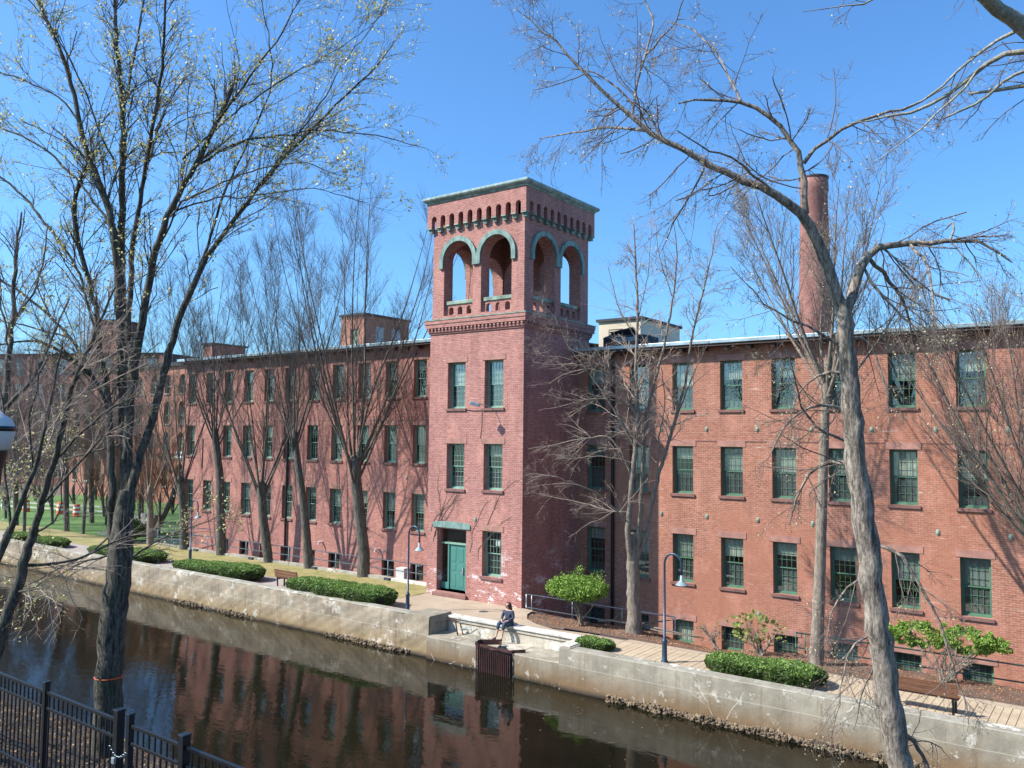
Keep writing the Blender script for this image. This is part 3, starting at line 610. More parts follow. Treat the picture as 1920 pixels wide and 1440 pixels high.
# belfry walls: two arches per side
c1, c2, rI, zS = -3.85, -1.66, .86, 15.33
BX0, BX1, BY0, BY1 = X0+.05, X1-.05, Y0+.05, Y1-.05; TKB = .62
W_ = BX1-BX0; mid = (BX0+BX1)/2; fcs = (mid-1.10, mid+1.10)
def bel(u0): return [(u0, 12.6), (u0+W_, 12.6), (u0+W_, 16.95), (u0, 16.95)]
def sides():
    f = lambda n, *a: link(n, plate(*a, name=n), TW)
    return (('x', BX0, lambda u, z, d: (u, BY0+d, z)), ('x', BX0, lambda u, z, d: (u, BY1-d, z)), ('y', BY0, lambda u, z, d: (BX0+d, u, z)), ('y', BY0, lambda u, z, d: (BX1-d, u, z)))
for si, (ax, u0, P) in enumerate(sides()):
    e = 0 if ax == 'x' else TKB+.002
    outer = [(u0+e, 12.61), (u0+W_-e, 12.61), (u0+W_-e, 16.95), (u0+e, 16.95)]
    cs = (u0+W_/2-1.10, u0+W_/2+1.10)
    hs = [arch(c, rI, zS, 12.79) for c in cs]
    if ax == 'y': outer = [(u0+.001, 12.61), (u0+W_-.001, 12.61), (u0+W_-.001, 16.95), (u0+.001, 16.95)]
    me = plate(outer, hs, lambda u, z: P(u, z, 0 if ax == 'x' else .001), lambda u, z: P(u, z, TKB), 'belfry_wall'); link('belfry_wall', me, TW, 'brick_tower')
    for c in cs:
        # hood mould: half ring with short legs
        rO = 1.10; n = 20; poly_o = [(c-rO, zS-.33)] + [(c+rO*math.cos(math.pi-math.pi*k/n), zS+rO*math.sin(math.pi*k/n)) for k in range(n+1)] + [(c+rO, zS-.33)]
        poly_i = [(c+rI+.02, zS-.33)] + [(c+(rI+.02)*math.cos(math.pi*k/n), zS+(rI+.02)*math.sin(math.pi*k/n)) for k in range(n+1)] + [(c-rI-.02, zS-.33)]
        sgn = -1; link('arch_hood', plate(poly_o+poly_i, [], lambda u, z: P(u, z, -.10 + .0015*(c == cs[1])), lambda u, z: P(u, z, .02), 'arch_hood'), TW, 'copper')
        # balustrade with three small arches and a beam
        bo = [(c-rI+.001, 12.785), (c+rI-.001, 12.785), (c+rI-.001, 13.30), (c-rI+.001, 13.30)]; sm = [arch(c + k*.53, .14, 13.06, 12.80, 8) for k in (-1, 0, 1)]
        link('balustrade', plate(bo, sm, lambda u, z: P(u, z, .16), lambda u, z: P(u, z, .36), 'balustrade'), TW, 'brick_tower')
        a, b = P(c-rI+.05, 13.302, .10), P(c+rI-.05, 13.47, .42)
        MB().box(min(a[0], b[0]), max(a[0], b[0]), min(a[1], b[1]), max(a[1], b[1]), 13.302, 13.47).build('balustrade_beam', 'copper_pale', TW, bevel=.02)
# corbel table: parapet wall proud by .34 with ten arched slots over green corbels
for si, (ax, u0, P) in enumerate(sides()):
    us, ue = u0-.22, u0+W_+.22; zt = 18.10; NB = 10; L_ = ue-us; sp = (L_-.30)/NB
    cen = [us+.15+sp*(k+.5) for k in range(NB)]
    ol = [(us, zt), (us, 16.98)]
    for c in cen:
        r = .145; ol += [(c-r, 16.98)] + [(c+r*math.cos(math.pi-math.pi*k/8), 17.36+r*math.sin(math.pi*k/8)) for k in range(9)] + [(c+r, 16.98)]
    ol += [(ue, 16.98), (ue, zt)]
    if ax == 'y': ol = [(min(max(u, us+.22), ue-.22), z) if u in (us, ue) else (u, z) for u, z in ol]; 
    me = plate(ol, [], lambda u, z: P(u, z, -.22 + (.001 if ax == 'y' else 0)), lambda u, z: P(u, z, -.002), 'parapet'); link('parapet', me, TW, 'brick_tower')
    ed = [us] + [c for c in cen] + [ue]
    for k in range(NB+1):
        a = us if k == 0 else cen[k-1]+.147; b = ue if k == NB else cen[k]-.147
        if ax == 'y': a = max(a, us+.225); b = min(b, ue-.225)
        cm = MB(); q0, q1 = P(a, 0, -.235), P(b, 0, 0.0)
        cm.box(min(q0[0], q1[0]), max(q0[0], q1[0]), min(q0[1], q1[1]), max(q0[1], q1[1]), 16.925, 16.978)
        q0, q1 = P(a+.03, 0, -.14), P(b-.03, 0, 0.0)
        cm.box(min(q0[0], q1[0]), max(q0[0], q1[0]), min(q0[1], q1[1]), max(q0[1], q1[1]), 16.76, 16.924); cm.build('corbel', 'copper_pale', TW)
    e0, e1 = P(u0+.45, 0, .45), P(u0+W_-.45, 0, TKB+.1)
    MB().box(min(e0[0], e1[0]), max(e0[0], e1[0]), min(e0[1], e1[1]), max(e0[1], e1[1]), 16.952, 18.0 - .002*si).build('parapet_backing', 'brick_tower', TW)
MB().box(X0-.20, X1+.20, Y0-.20, Y1+.20, 18.102, 18.2).build('cornice_bed', 'copper_pale', TW, bevel=.01)
cn = MB(); O = .62
pr = [(.24, 18.19), (.27, 18.215), (.33, 18.25), (.36, 18.30), (.36, 18.37), (.33, 18.40)]
for (o1, z1), (o2, z2) in zip(pr[:-1], pr[1:]):
    A = [(X0-o1, Y0-o1), (X1+o1, Y0-o1), (X1+o1, Y1+o1), (X0-o1, Y1+o1)]; B = [(X0-o2, Y0-o2), (X1+o2, Y0-o2), (X1+o2, Y1+o2), (X0-o2, Y1+o2)]
    for k in range(4): a, b, c, d = A[k], A[(k+1) % 4], B[(k+1) % 4], B[k]; cn.quad((*a, z1), (*b, z1), (*c, z2), (*d, z2))
cn.quad((X0-.24, Y0-.24, 18.19), (X1+.24, Y0-.24, 18.19), (X1+.24, Y1+.24, 18.19), (X0-.24, Y1+.24, 18.19)); cn.build('cornice', 'cornice_metal', TW)
rf = MB(); apex = ((X0+X1)/2, (Y0+Y1)/2, 18.95); cr = [(X0-.33, Y0-.33, 18.40), (X1+.33, Y0-.33, 18.40), (X1+.33, Y1+.33, 18.40), (X0-.33, Y1+.33, 18.40)]
for k in range(4): rf.poly([cr[k], cr[(k+1) % 4], apex])
rf.build('roof', 'roof_metal', TW)

# ================================================================ ROOFTOP THINGS
def penthouse(x0, x1, y0, y1, z0, z1, label, mat, win=True):
    t = thing('roof_penthouse', (x0, y0, z0), label, 'penthouse'); hs = [(x0+(x1-x0)*.42, x0+(x1-x0)*.76, z0+.3, z1-.9)] if win else []
    m = MB(); wall_with_holes(m, 'y', y0, x0, x1, z0, z1, hs, .15, 1); m.quad((x1, y0, z0), (x1, y1, z0), (x1, y1, z1), (x1, y0, z1)); m.quad((x0, y0, z0), (x0, y1, z0), (x0, y1, z1), (x0, y0, z1)); m.quad((x0, y1, z0), (x1, y1, z0), (x1, y1, z1), (x0, y1, z1)); m.build('wall', mat, t)
    if win: MB().box(hs[0][0], hs[0][1], y0+.1, y0+.14, hs[0][2], hs[0][3]).build('door', 'copper_pale', t); MB().box(x1+.001, x1+.02, y0+(y1-y0)*.6, y0+(y1-y0)*.8, z0+.4, z1-.7).build('window', 'glass', t); MB().box(x1+.0011, x1+.02, y0+(y1-y0)*.25, y0+(y1-y0)*.42, z0+.4, z1-.7).build('window', 'glass', t)
    MB().box(x0-.12, x1+.12, y0-.12, y1+.12, z1, z1+.14).build('roof', 'roof_dark', t)
    if win:
        for k in range(9): MB().box(x0+.05+k*(x1-x0)/9, x0+.15+k*(x1-x0)/9, y0-.06, y0-.001, z1-.16, z1-.002).build('dentil', 'brick_right', t)
    return t
penthouse(-23.15, -20.86, 6, 10.4, 12.4, 15.45, 'brick rooftop stair house with pale green door on the left wing roof near the tower', 'brick_right')
penthouse(-40.8+4, -39.8+4.2, 4.2, 7.2, 12.3, 14.1, 'smaller brick rooftop stair house at the far end of the left wing roof', 'brick_left', False)
bx = penthouse(-2.4, .15, 6, 10.8, 11.4, 13.55, 'cream stuccoed rooftop box behind the eave right of the tower', 'stucco', False)
MB().box(-1.75, -.9, 5.95, 5.99, 12.4, 13.1).build('louvre_panel', 'soffit', bx)
for k in range(5): MB().box(-1.7, -.95, 5.92, 5.949, 12.45+k*.13, 12.51+k*.13).build('louvre', 'stucco', bx)
sk = thing('roof_vent_unit', (-1, 3.4, 11.5), 'dark slanted metal roof vent cover just behind the tower', 'roof unit')
MB().box(.1, 2.4, 2.2, 3.6, 11.4, 12.15).build('casing', 'roof_dark', sk); MB().obox((.9, 3.2, 12.25), (.9, .2, -.08), (0, .6, .18), (0, 0, .03)).obox((.5, 3.6, 12.5), (.5, .2, .12), (0, .3, -.12), (0, 0, .03)).build('hood', 'roof_dark', sk); MB().box(.7, 1.9, 2.19, 2.199, 11.9, 12.1).build('flashing', 'roof_metal', sk)
ch = thing('chimney', (6.35, 15.8, 0), 'tall tapering round brick mill chimney rising behind the right wing', 'chimney')
cb_ = MB(); cb_.lathe((6.35, 15.8, 0), [(1.35, 0), (.97, 13), (.92, 14.5), (.935, 14.55), (.915, 14.8), (.84, 18.2), (.855, 18.25), (.83, 18.5), (.76, 21.6), (.82, 21.75), (.80, 22.5), (.74, 22.55), (.5, 22.5), (.5, 21)], 24)
for k, z in enumerate((14, 16.5, 19)): pass
cb_.build('stack', 'brick_far', ch, True); MB().lathe((6.35, 15.8, 0), [(.815, 22.48), (.84, 22.5), (.84, 22.6), (.5, 22.62)], 24).build('rim', 'soffit', ch)

# ================================================================ FAR BUILDINGS
FA = thing('brick_mill_building', (-60, 14, 0), 'four storey red brick building with arched windows beyond the left wing', 'mill building')
pR = at(352, 850, 85); fx, fy = float(pR[0]), float(pR[1]); ah = []; outer = [(fx-26, -.2), (fx, -.2), (fx, 14.3), (fx-26, 14.3)]
for q in range(9):
    for z0, z1 in ((11.5, 12.9), (8.3, 10.1), (5.1, 6.9), (1.8, 3.7)): ah.append((fx-1.4-q*2.7, z0, z1))
link('wall', plate(outer, [arch(c, .55, z1, z0, 8) for c, z0, z1 in ah], lambda u, z: (u, fy, z), lambda u, z: (u, fy+.35, z)), FA, 'brick_right')
MB().box(fx-26, fx, fy+.36, fy+12, -.2, 14.2).build('wall', 'room_dark', FA)
for c, z0, z1 in ah:
    f_ = MB().box(c-.55, c-.47, fy+.2, fy+.28, z0, z1).box(c+.47, c+.55, fy+.2, fy+.28, z0, z1).box(c-.47, c+.47, fy+.2, fy+.28, (z0+z1)/2-.04, (z0+z1)/2+.04).box(c-.04, c+.04, fy+.2, fy+.26, z0, z1).build('window', 'pale_frame', FA); MB().box(c-.54, c+.54, fy+.28, fy+.29, z0, z1+.4).build('pane', 'glass', f_)
    MB().box(c-.65, c+.65, fy-.1, fy+.1, z0-.16, z0-.01).build('sill', 'coping_grey', FA)
MB().box(fx-26.3, fx+.3, fy-.3, fy+12.3, 14.301, 14.7).build('roof', 'roof_dark', FA); MB().box(fx-26, fx, fy-.08, fy-.001, 4.6, 4.85).build('belt_course', 'coping_grey', FA)
sL, sR = at(291, 852, 84.5), at(319, 853, 84.5); sz_ = float(sR[2]); sx0, sx1 = float(sL[0]), float(sR[0])+.3; sy = fy-.16
sg = link('sign_board', MB().box(sx0, sx1, sy, sy+.08, sz_-.32, sz_+.32).mesh('sign_board'), None, 'white'); tag(sg, 'narrow white sign board with dark lettering on the brick wall beyond the left wing', 'sign')
fcv = bpy.data.curves.new('lettering', 'FONT'); fcv.body = 'ED. BLAKE'; fcv.size = .55; fcv.extrude = .005; fcv.align_x = 'CENTER'; tmp = bpy.data.objects.new('tmp', fcv); COL.objects.link(tmp)
bpy.context.view_layer.update(); lme = bpy.data.meshes.new_from_object(tmp.evaluated_get(bpy.context.evaluated_depsgraph_get())); bpy.data.objects.remove(tmp)
fo = link('lettering', lme, sg, None, ((sx0+sx1)/2, sy-.01, sz_-.18)); fo.rotation_euler = (math.pi/2, 0, 0); lme.materials.clear(); lme.materials.append(MAT['black_paint'])
st_ = thing('stone_steps', (-37, -2, 0), 'pale stone steps rising to the brick building at the far left', 'steps')
for k in range(8): MB().box(-38.4+.15*k, -35.0, -2.6+.32*k, -2.6+.32*(k+1), 0, .18*(k+1)).build('step', 'coping_grey', st_)
# large shaded mill at the far left
FB = thing('brick_mill_building', (-85, 20, 0), 'huge five storey shaded brick mill filling the far left background', 'mill building')
pA = at(300, 850, 112); pB = at(-330, 850, 122); u_ = Vector((pB[0]-pA[0], pB[1]-pA[1], 0)); LB = u_.length; u_.normalize(); nrm = Vector((u_.y, -u_.x, 0));
if nrm.dot(Vector(CAM)-Vector(pA)) < 0: nrm = -nrm
O3 = Vector((pA[0], pA[1], 0))
def PB(u, z, d=0): return tuple(O3 + u_*u + nrm*d + Vector((0, 0, z)))
hs = []; nb = int(LB/3.4); HB = 18.2
for k in range(nb):
    for r in range(5): hs.append((1.1+k*3.4, 2.7+k*3.4, 1.1+r*3.5, 3.5+r*3.5))
me = plate([(0, 0), (LB, 0), (LB, HB), (0, HB)], [[(a, e), (b, e), (b, f), (a, f)] for a, b, e, f in hs], lambda u, z: PB(u, z), lambda u, z: PB(u, z, -.3)); link('wall', me, FB, 'brick_far')
m = MB(); m.quad(PB(0, 0, -.9), PB(LB, 0, -.9), PB(LB, HB, -.9), PB(0, HB, -.9)); m.quad(PB(0, HB, .3), PB(LB, HB, .3), PB(LB, HB+.3, -12), PB(0, HB+.3, -12)); m.quad(PB(0, 0, 0), PB(0, 0, -12), PB(0, HB, -12), PB(0, HB, 0)); m.build('roof', 'roof_dark', FB)
wm = None
for a, b, e, f in hs:
    if wm is None:
        q = MB(); q.obox(PB(.06, 1.2, -.2), tuple(u_*.05), tuple(nrm*.04), (0, 0, 1.2)).obox(PB(1.54, 1.2, -.2), tuple(u_*.05), tuple(nrm*.04), (0, 0, 1.2)).obox(PB(.8, 1.2, -.2), tuple(u_*.7), tuple(nrm*.04), (0, 0, .04)).obox(PB(.8, 2.35, -.2), tuple(u_*.7), tuple(nrm*.04), (0, 0, .05)).obox(PB(.8, 1.2, -.2), tuple(u_*.04), tuple(nrm*.03), (0, 0, 1.18)); wm = q.mesh('window'); wm.materials.append(MAT['patina_white'])
        gm = MB().obox(PB(.8, 1.2, -.24), tuple(u_*.78), tuple(nrm*.005), (0, 0, 1.18)).mesh('pane'); gm.materials.append(MAT['glass'])
        bm_ = MB().obox(PB(.8, 1.75, -.29), tuple(u_*.76), tuple(nrm*.004), (0, 0, .6)).mesh('blind'); bm_.materials.append(MAT['blind'])
    wo_ = link('window', wm, FB, None, tuple(u_*a + Vector((0, 0, e)) - wloc(FB))); link('pane', gm, wo_, None, (0, 0, 0)); link('blind', bm_, wo_, None, (0, 0, 0))
for k in range(nb+1): q = MB(); q.obox(PB(.2+k*3.4, HB/2, .06), tuple(u_*.28), tuple(nrm*.08), (0, 0, HB/2-.3)); q.build('pier', 'brownstone', FB)
q = MB(); q.obox(PB(8.7, 20.3, -2), tuple(u_*2.2), tuple(nrm*2.2), (0, 0, 2.3)); q.build('stair_tower', 'brick_far', FB)
q = MB(); q.obox(PB(8.7, 22.7, -2), tuple(u_*2.4), tuple(nrm*2.4), (0, 0, .12)); q.build('stair_tower_roof', 'roof_dark', FB)
for pxx, D_ in ((50, 76), (114, 74), (145, 72), (243, 70)):
    p = at(pxx, 935, D_); p[2] = .06; t = thing('traffic_barrel', p, {50: 'orange traffic barrel left of the leaning trunks on the far lawn edge', 114: 'brightest orange and white barrel on the far lawn edge', 145: 'orange and white barrel beside the brightest one on the far lawn edge', 243: 'orange barrel glimpsed beside the big trunk on the far lawn edge'}[pxx], 'barrel', 'traffic barrels')
    MB().lathe(p, [(.32, 0), (.30, .3), (.29, .3), (.28, .6), (.26, .9), (.2, 1.05), (0, 1.05)], 12).build('drum', 'orange', t); MB().lathe(p, [(.311, .32), (.291, .5)], 12).lathe(p, [(.29, .68), (.275, .84)], 12).build('stripe', 'white', t)
rfn = thing('rail_fence', at(60, 938, 78), 'low pale wooden rail fence along the far edge of the lawn', 'fence')
pa, pb = at(-30, 942, 80), at(200, 938, 74)
pa[2] = pb[2] = .05; pa = Vector(pa); pb = Vector(pb)
for hz in (.25, .65): MB().obox((pa+pb)/2+Vector((0, 0, hz)), (pb-pa)/2, (0, .03, 0), (0, 0, .06)).build('rail', 'coping', rfn)
for k in range(7): q = pa.lerp(pb, k/6); MB().box(q.x-.07, q.x+.07, q.y-.12, q.y-.05, 0, .85).build('post', 'coping', rfn)

# ================================================================ TREES
def resample(pts, rad, step):
    pts = np.array(pts, float); rad = np.array(rad, float); d = np.r_[0, np.cumsum(np.linalg.norm(np.diff(pts, axis=0), axis=1))]; n = max(3, int(d[-1]/step)+1); t = np.linspace(0, d[-1], n)
    # catmull-like smoothing by double interpolation
    P = np.stack([np.interp(t, d, pts[:, k]) for k in range(3)], 1); R = np.interp(t, d, rad)
    for _ in range(2):
        Q = P.copy(); Q[1:-1] = (P[:-2] + 2*P[1:-1] + P[2:])/4; P = Q
    return P, R
def tube_arrays(P, R, n, rough=0.0):
    """P (T,K,3), R (T,K) -> verts, quads"""
    T, K = R.shape; G = np.gradient(P, axis=1); G /= np.linalg.norm(G, axis=2, keepdims=True)+1e-9
    mean = P[:, -1]-P[:, 0]; ref = np.zeros_like(mean); ref[np.arange(T), np.argmin(np.abs(mean), axis=1)] = 1
    U = np.cross(G, ref[:, None, :]); U /= np.linalg.norm(U, axis=2, keepdims=True)+1e-9; Vv = np.cross(G, U)
    a = np.arange(n)*2*np.pi/n; ring = U[:, :, None, :]*np.cos(a)[None, None, :, None] + Vv[:, :, None, :]*np.sin(a)[None, None, :, None]
    RR = R[:, :, None, None]*np.ones((1, 1, n, 1))
    if rough: RR = RR*(1 + rough*rng.uniform(-1, 1, (T, K, n, 1)))
    V = (P[:, :, None, :] + ring*RR).reshape(-1, 3)
    base = (np.arange(T)*K*n)[:, None, None] + (np.arange(K-1)*n)[None, :, None]; k = np.arange(n)[None, None, :]; k2 = (k+1) % n
    F = np.stack([base+k, base+k2, base+n+k2, base+n+k], -1).reshape(-1, 4); return V, F
class Bag:
    def __init__(s): s.V = []; s.F = []; s.n = 0
    def add(s, V, F): s.V.append(V); s.F.append(F + s.n); s.n += len(V)
    def tubes(s, P, R, n, rough=0.0): s.add(*tube_arrays(P, R, n, rough))
    def build(s, name, mat, parent, kind=None, smooth=True):
        if not s.V: return None
        o = link(name, np_mesh(name, np.concatenate(s.V), np.concatenate(s.F), smooth), parent, mat)
        if kind: o['kind'] = kind
        return o
def spawn(P, R, m, t0, t1, ang, length, K, bias, bw, rr, wob=.12, lenpow=.5, rmin=.003, curve=.0):
    """children of tubes P,R : m per tube, inclined ang (rad) to the parent, drawn towards vector bias"""
    T, Kp = R.shape; t = rng.uniform(t0, t1, (T, m)); f = t*(Kp-1); i = np.minimum(f.astype(int), Kp-2); fr = (f-i)[..., None]; idx = np.arange(T)[:, None]
    A = P[idx, i]; B = P[idx, i+1]; base = (A*(1-fr)+B*fr).reshape(-1, 3); rad = (R[idx, i]*(1-fr[..., 0])+R[idx, i+1]*fr[..., 0]).reshape(-1)
    D = (B-A).reshape(-1, 3); D /= np.linalg.norm(D, axis=1, keepdims=True)+1e-9
    N = rng.normal(size=D.shape); N -= (N*D).sum(1, keepdims=True)*D; N /= np.linalg.norm(N, axis=1, keepdims=True)+1e-9
    an = (ang*rng.uniform(.6, 1.3, len(D)))[:, None]; d = D*np.cos(an)+N*np.sin(an); b = np.array(bias, float)
    d = d + b*bw*rng.uniform(.5, 1.2, (len(d), 1)); d /= np.linalg.norm(d, axis=1, keepdims=True)
    Ln = length*rng.uniform(.45, 1.2, len(d))*(1.05 - t.reshape(-1))**lenpow if lenpow else length*rng.uniform(.5, 1.2, len(d))
    pts = [base]; cur = base; st = (Ln/(K-1))[:, None]
    for k in range(K-1):
        cur = cur + d*st; pts.append(cur); d = d + rng.normal(0, wob, d.shape) + b*curve; d /= np.linalg.norm(d, axis=1, keepdims=True)
    Pn = np.stack(pts, 1); r0 = np.maximum(rad*rr, rmin); Rn = r0[:, None]*np.linspace(1, .45, K)[None, :]
    return Pn, Rn
def buds(bag, P, n, size, spread=.03, tmin=.4):
    T, K = P.shape[:2]; ti = rng.integers(0, T, n); f = rng.uniform(tmin, 1, n)*(K-1.001); i = f.astype(int); fr = (f-i)[:, None]
    c = P[ti, i]*(1-fr)+P[ti, i+1]*fr + rng.normal(0, spread, (n, 3)); leaves(bag, c, size)
def leaves(bag, c, size, flat=0.0):
    n = len(c); a = rng.normal(size=(n, 3)); a /= np.linalg.norm(a, axis=1, keepdims=True); b = rng.normal(size=(n, 3)); b = np.cross(a, b); b /= np.linalg.norm(b, axis=1, keepdims=True)
    s = (size*rng.uniform(.6, 1.4, n))[:, None]; a = a*s; b = b*s*.55
    V = np.stack([c-a, c-b*1.0, c+a, c+b], 1).reshape(-1, 3); bag.add(V, np.arange(4*n).reshape(-1, 4))
def limb3d(px, D0, D1=None, bend=0):
    """traced limb: list of (px, py, radius_px) -> 3-D points and radii at depths D0..D1"""
    D1 = D0 if D1 is None else D1; n = len(px); out = []; R = []
    for k, (a, b, r) in enumerate(px):
        D = D0 + (D1-D0)*k/(n-1) + bend*math.sin(math.pi*k/(n-1)); out.append(at(a, b, D)); R.append(r*D/F_PX)
    return out, R

# ---- tree A: tall maple with many stems standing behind the fence at the left
DA = 16.0
A_tr = [[(198, 1420, 36), (202, 1330, 33), (206, 1250, 32), (212, 1160, 31), (222, 1080, 30), (226, 1040, 29), (230, 1000, 26), (234, 960, 22), (237, 920, 17)],
        [(228, 1060, 24), (236, 990, 23), (240, 920, 23), (238, 860, 20), (232, 780, 17), (230, 700, 16), (230, 620, 15), (228, 534, 13), (229, 406, 11), (231, 256, 9), (222, 128, 7), (214, -30, 5)],
        [(210, 1060, 15), (209, 960, 13), (208, 860, 12), (207, 780, 11), (196, 700, 10), (184, 640, 9), (178, 560, 8), (160, 500, 8), (141, 430, 8), (141, 363, 7), (158, 312, 6), (172, 298, 5)],
        [(240, 935, 16), (258, 870, 14), (278, 810, 13), (299, 740, 13), (312, 675, 12), (330, 615, 11), (347, 570, 11), (372, 510, 9), (397, 470, 8), (453, 393, 7), (512, 320, 5), (598, 226, 4), (705, 128, 2.5), (747, 64, 1)],
        [(236, 860, 15), (246, 740, 15), (258, 640, 14), (268, 590, 13), (284, 500, 12), (300, 440, 11), (316, 397, 10), (354, 333, 9), (384, 278, 8), (410, 222, 8), (436, 165, 6)],
        [(232, 700, 12), (222, 600, 13), (222, 530, 13), (214, 427, 12), (200, 380, 11), (184, 342, 11), (165, 290, 9), (150, 235, 8), (137, 171, 7), (111, 85, 6), (60, -20, 4)],
        [(240, 640, 9), (244, 540, 9), (252, 427, 8), (265, 363, 7), (278, 278, 7), (295, 192, 6), (307, 85, 4.5), (312, -20, 3.5)]]
A_sub = [[(231, 226, 6), (239, 171, 5.5), (256, 85, 4), (273, -20, 3)], [(278, 300, 7), (292, 260, 6), (308, 213, 5.5)],
         [(410, 222, 5), (423, 209, 5), (474, 137, 4), (525, 68, 3), (575, -20, 2)], [(376, 307, 5), (440, 265, 4.5), (512, 256, 4), (598, 243, 3), (726, 256, 2), (799, 278, 1)],
         [(342, 299, 4), (427, 222, 3.5), (512, 158, 3), (598, 115, 2), (692, 51, 1)], [(370, 515, 6), (384, 483, 6), (410, 393, 5), (427, 342, 4.5), (470, 256, 3.5), (512, 162, 3), (508, 85, 2.5), (487, -10, 2)],
         [(207, 790, 9), (203, 762, 8), (169, 697, 7.5), (131, 669, 6.5), (94, 641, 5), (40, 636, 4), (-20, 650, 3)], [(169, 697, 7), (146, 650, 6.5), (128, 628, 6), (84, 583, 5.5), (38, 549, 5), (-20, 510, 4)],
         [(128, 633, 4), (56, 613, 3), (-20, 596, 2.5)], [(184, 640, 5), (150, 512, 5), (120, 465, 5), (85, 419, 5), (43, 363, 4.5), (-20, 318, 4)], [(214, 431, 5), (150, 342, 4.5), (85, 278, 4), (30, 250, 3.5), (-20, 232, 3)],
         [(155, 235, 4), (107, 179, 3.5), (47, 150, 3), (-20, 130, 2.5)], [(218, 316, 4), (184, 239, 3.5), (150, 150, 3), (107, 64, 2.5), (43, -10, 2)], [(303, 420, 4), (350, 372, 4), (400, 350, 3.5), (470, 320, 3), (560, 300, 2), (640, 330, 1)],
         [(290, 480, 4), (330, 400, 4), (344, 330, 3), (352, 260, 2.5), (350, 190, 2), (364, 120, 1)], [(330, 395, 4), (400, 370, 3), (480, 368, 2.5), (580, 350, 2), (690, 380, 1)], [(453, 393, 4), (520, 300, 3.5), (600, 200, 3), (640, 120, 2), (720, 20, 1)],
         [(222, 1080, 7), (250, 1040, 5), (300, 1010, 3), (370, 985, 2), (430, 960, 1)], [(205, 780, 4), (170, 800, 3), (120, 830, 2.5), (60, 880, 2), (0, 915, 1)], [(230, 830, 4), (170, 850, 3.5), (110, 865, 3), (50, 900, 2), (-10, 930, 1)],
         [(206, 1040, 5), (160, 1052, 4), (100, 1085, 3), (40, 1110, 2.5), (-10, 1130, 2)], [(212, 1000, 4), (170, 1040, 3.5), (110, 1062, 3), (60, 1100, 2), (0, 1105, 1)]]
def traced_tree(name, base, label, group, traced, subs, D, barkm, twigm, lvl, budm, nb, bsize, bias, seed, dj=1.4, leafspread=.04, ls=.8, ts=.88):
    global rng
    traced = [[(a, b_, r*(ts if k == 0 else ls)) for a, b_, r in L] for k, L in enumerate(traced)]; subs = [[(a, b_, r*ls*.85) for a, b_, r in L] for L in subs]
    rng = np.random.default_rng(seed); t = thing(name, base, label, 'tree', group); P1 = []
    for k, L in enumerate(traced):
        dd = 0 if k == 0 else rng.uniform(-dj, dj); p, r = limb3d(L, D, D+dd, 0 if k == 0 else rng.uniform(-.3, .3)); P, R = resample(p, r, .22 if k else .16)
        P[1:-1] += rng.normal(0, .012, P[1:-1].shape); b = Bag(); b.tubes(P[None], R[None], 12 if k == 0 else 9, .07 if k == 0 else .04)
        e = P[-1]+(P[-1]-P[-2])*.15; b.tubes(np.stack([P[-1], e])[None], np.array([[R[-1], R[-1]*.2]]), 9); b.build('trunk' if k == 0 else 'limb', barkm, t)
        if k: P1.append((P, R, k))
    for k, L in enumerate(subs):
        # attach the sub-limb at the depth of the nearest traced limb point
        a0 = np.array(L[0][:2]); best = None
        for P, R, _ in P1:
            v = P - CAM; w_ = v @ FWD; q = np.stack([960+F_PX*(v@RGT)/w_, 720-F_PX*(v@UPV)/w_], 1); dd = np.linalg.norm(q-a0, axis=1); j = dd.argmin()
            if best is None or dd[j] < best[0]: best = (dd[j], w_[j])
        ds = best[1]; de = ds + rng.uniform(-dj, dj)*1.2; p, r = limb3d(L, ds, de); P, R = resample(p, r, .2); P[1:-1] += rng.normal(0, .012, P[1:-1].shape)
        b = Bag(); b.tubes(P[None], R[None], 7, .04); b.build('limb', barkm, t); P1.append((P, R, 100+k))
    bag = Bag(); bb = Bag()
    for P, R, k in P1:
        Lm = np.linalg.norm(np.diff(P, axis=0), axis=1).sum()
        if k < 100: tlo = .35
        else: tlo = .08
        m = max(3, int(Lm*lvl['den'])); c, cr = spawn(P[None], R[None], m, tlo, 1, lvl['ang'], lvl['len'], 7, bias, lvl['bw'], .42, .13, .4, .004, lvl.get('curve', 0))
        cr = np.minimum(cr, lvl.get('cap', .010)*D/16); bag.tubes(c, cr, 4)
        c2, cr2 = spawn(c, cr, lvl['m2'], .1, 1, .75, lvl['len']*.42, 5, bias, lvl['bw'], .6, .16, .3, .0028, lvl.get('curve', 0)); bag.tubes(c2, cr2, 3)
        c3, cr3 = spawn(c2, cr2, lvl['m3'], .15, 1, .8, lvl['len']*.16, 3, bias, .1, .7, .2, .2, .0022); bag.tubes(c3, cr3, 3)
        if nb: k_ = int(nb*Lm); buds(bb, c2, k_, bsize, leafspread); buds(bb, c3, k_, bsize, leafspread*.5)
    bag.build('twigs', twigm, t, 'stuff')
    if nb: bb.build('buds', budm, t, 'stuff', False)
    return t
tA = traced_tree('maple_tree', (4.94, -24.9, .8), 'big multi stemmed maple with yellow buds behind the black fence at the left', 'trees on the near bank', A_tr, A_sub, DA, 'bark_near', 'twig_dark', dict(den=4.0, ang=.6, len=1.7, bw=.4, m2=5, m3=4), 'bud', 70, .027, (.25, .1, .6), 11, ls=.56, ts=.76)
MB().lathe(at(205, 1268, DA), [(.262, -.014), (.272, 0), (.262, .014)], 20).build('cord', 'orange', tA)

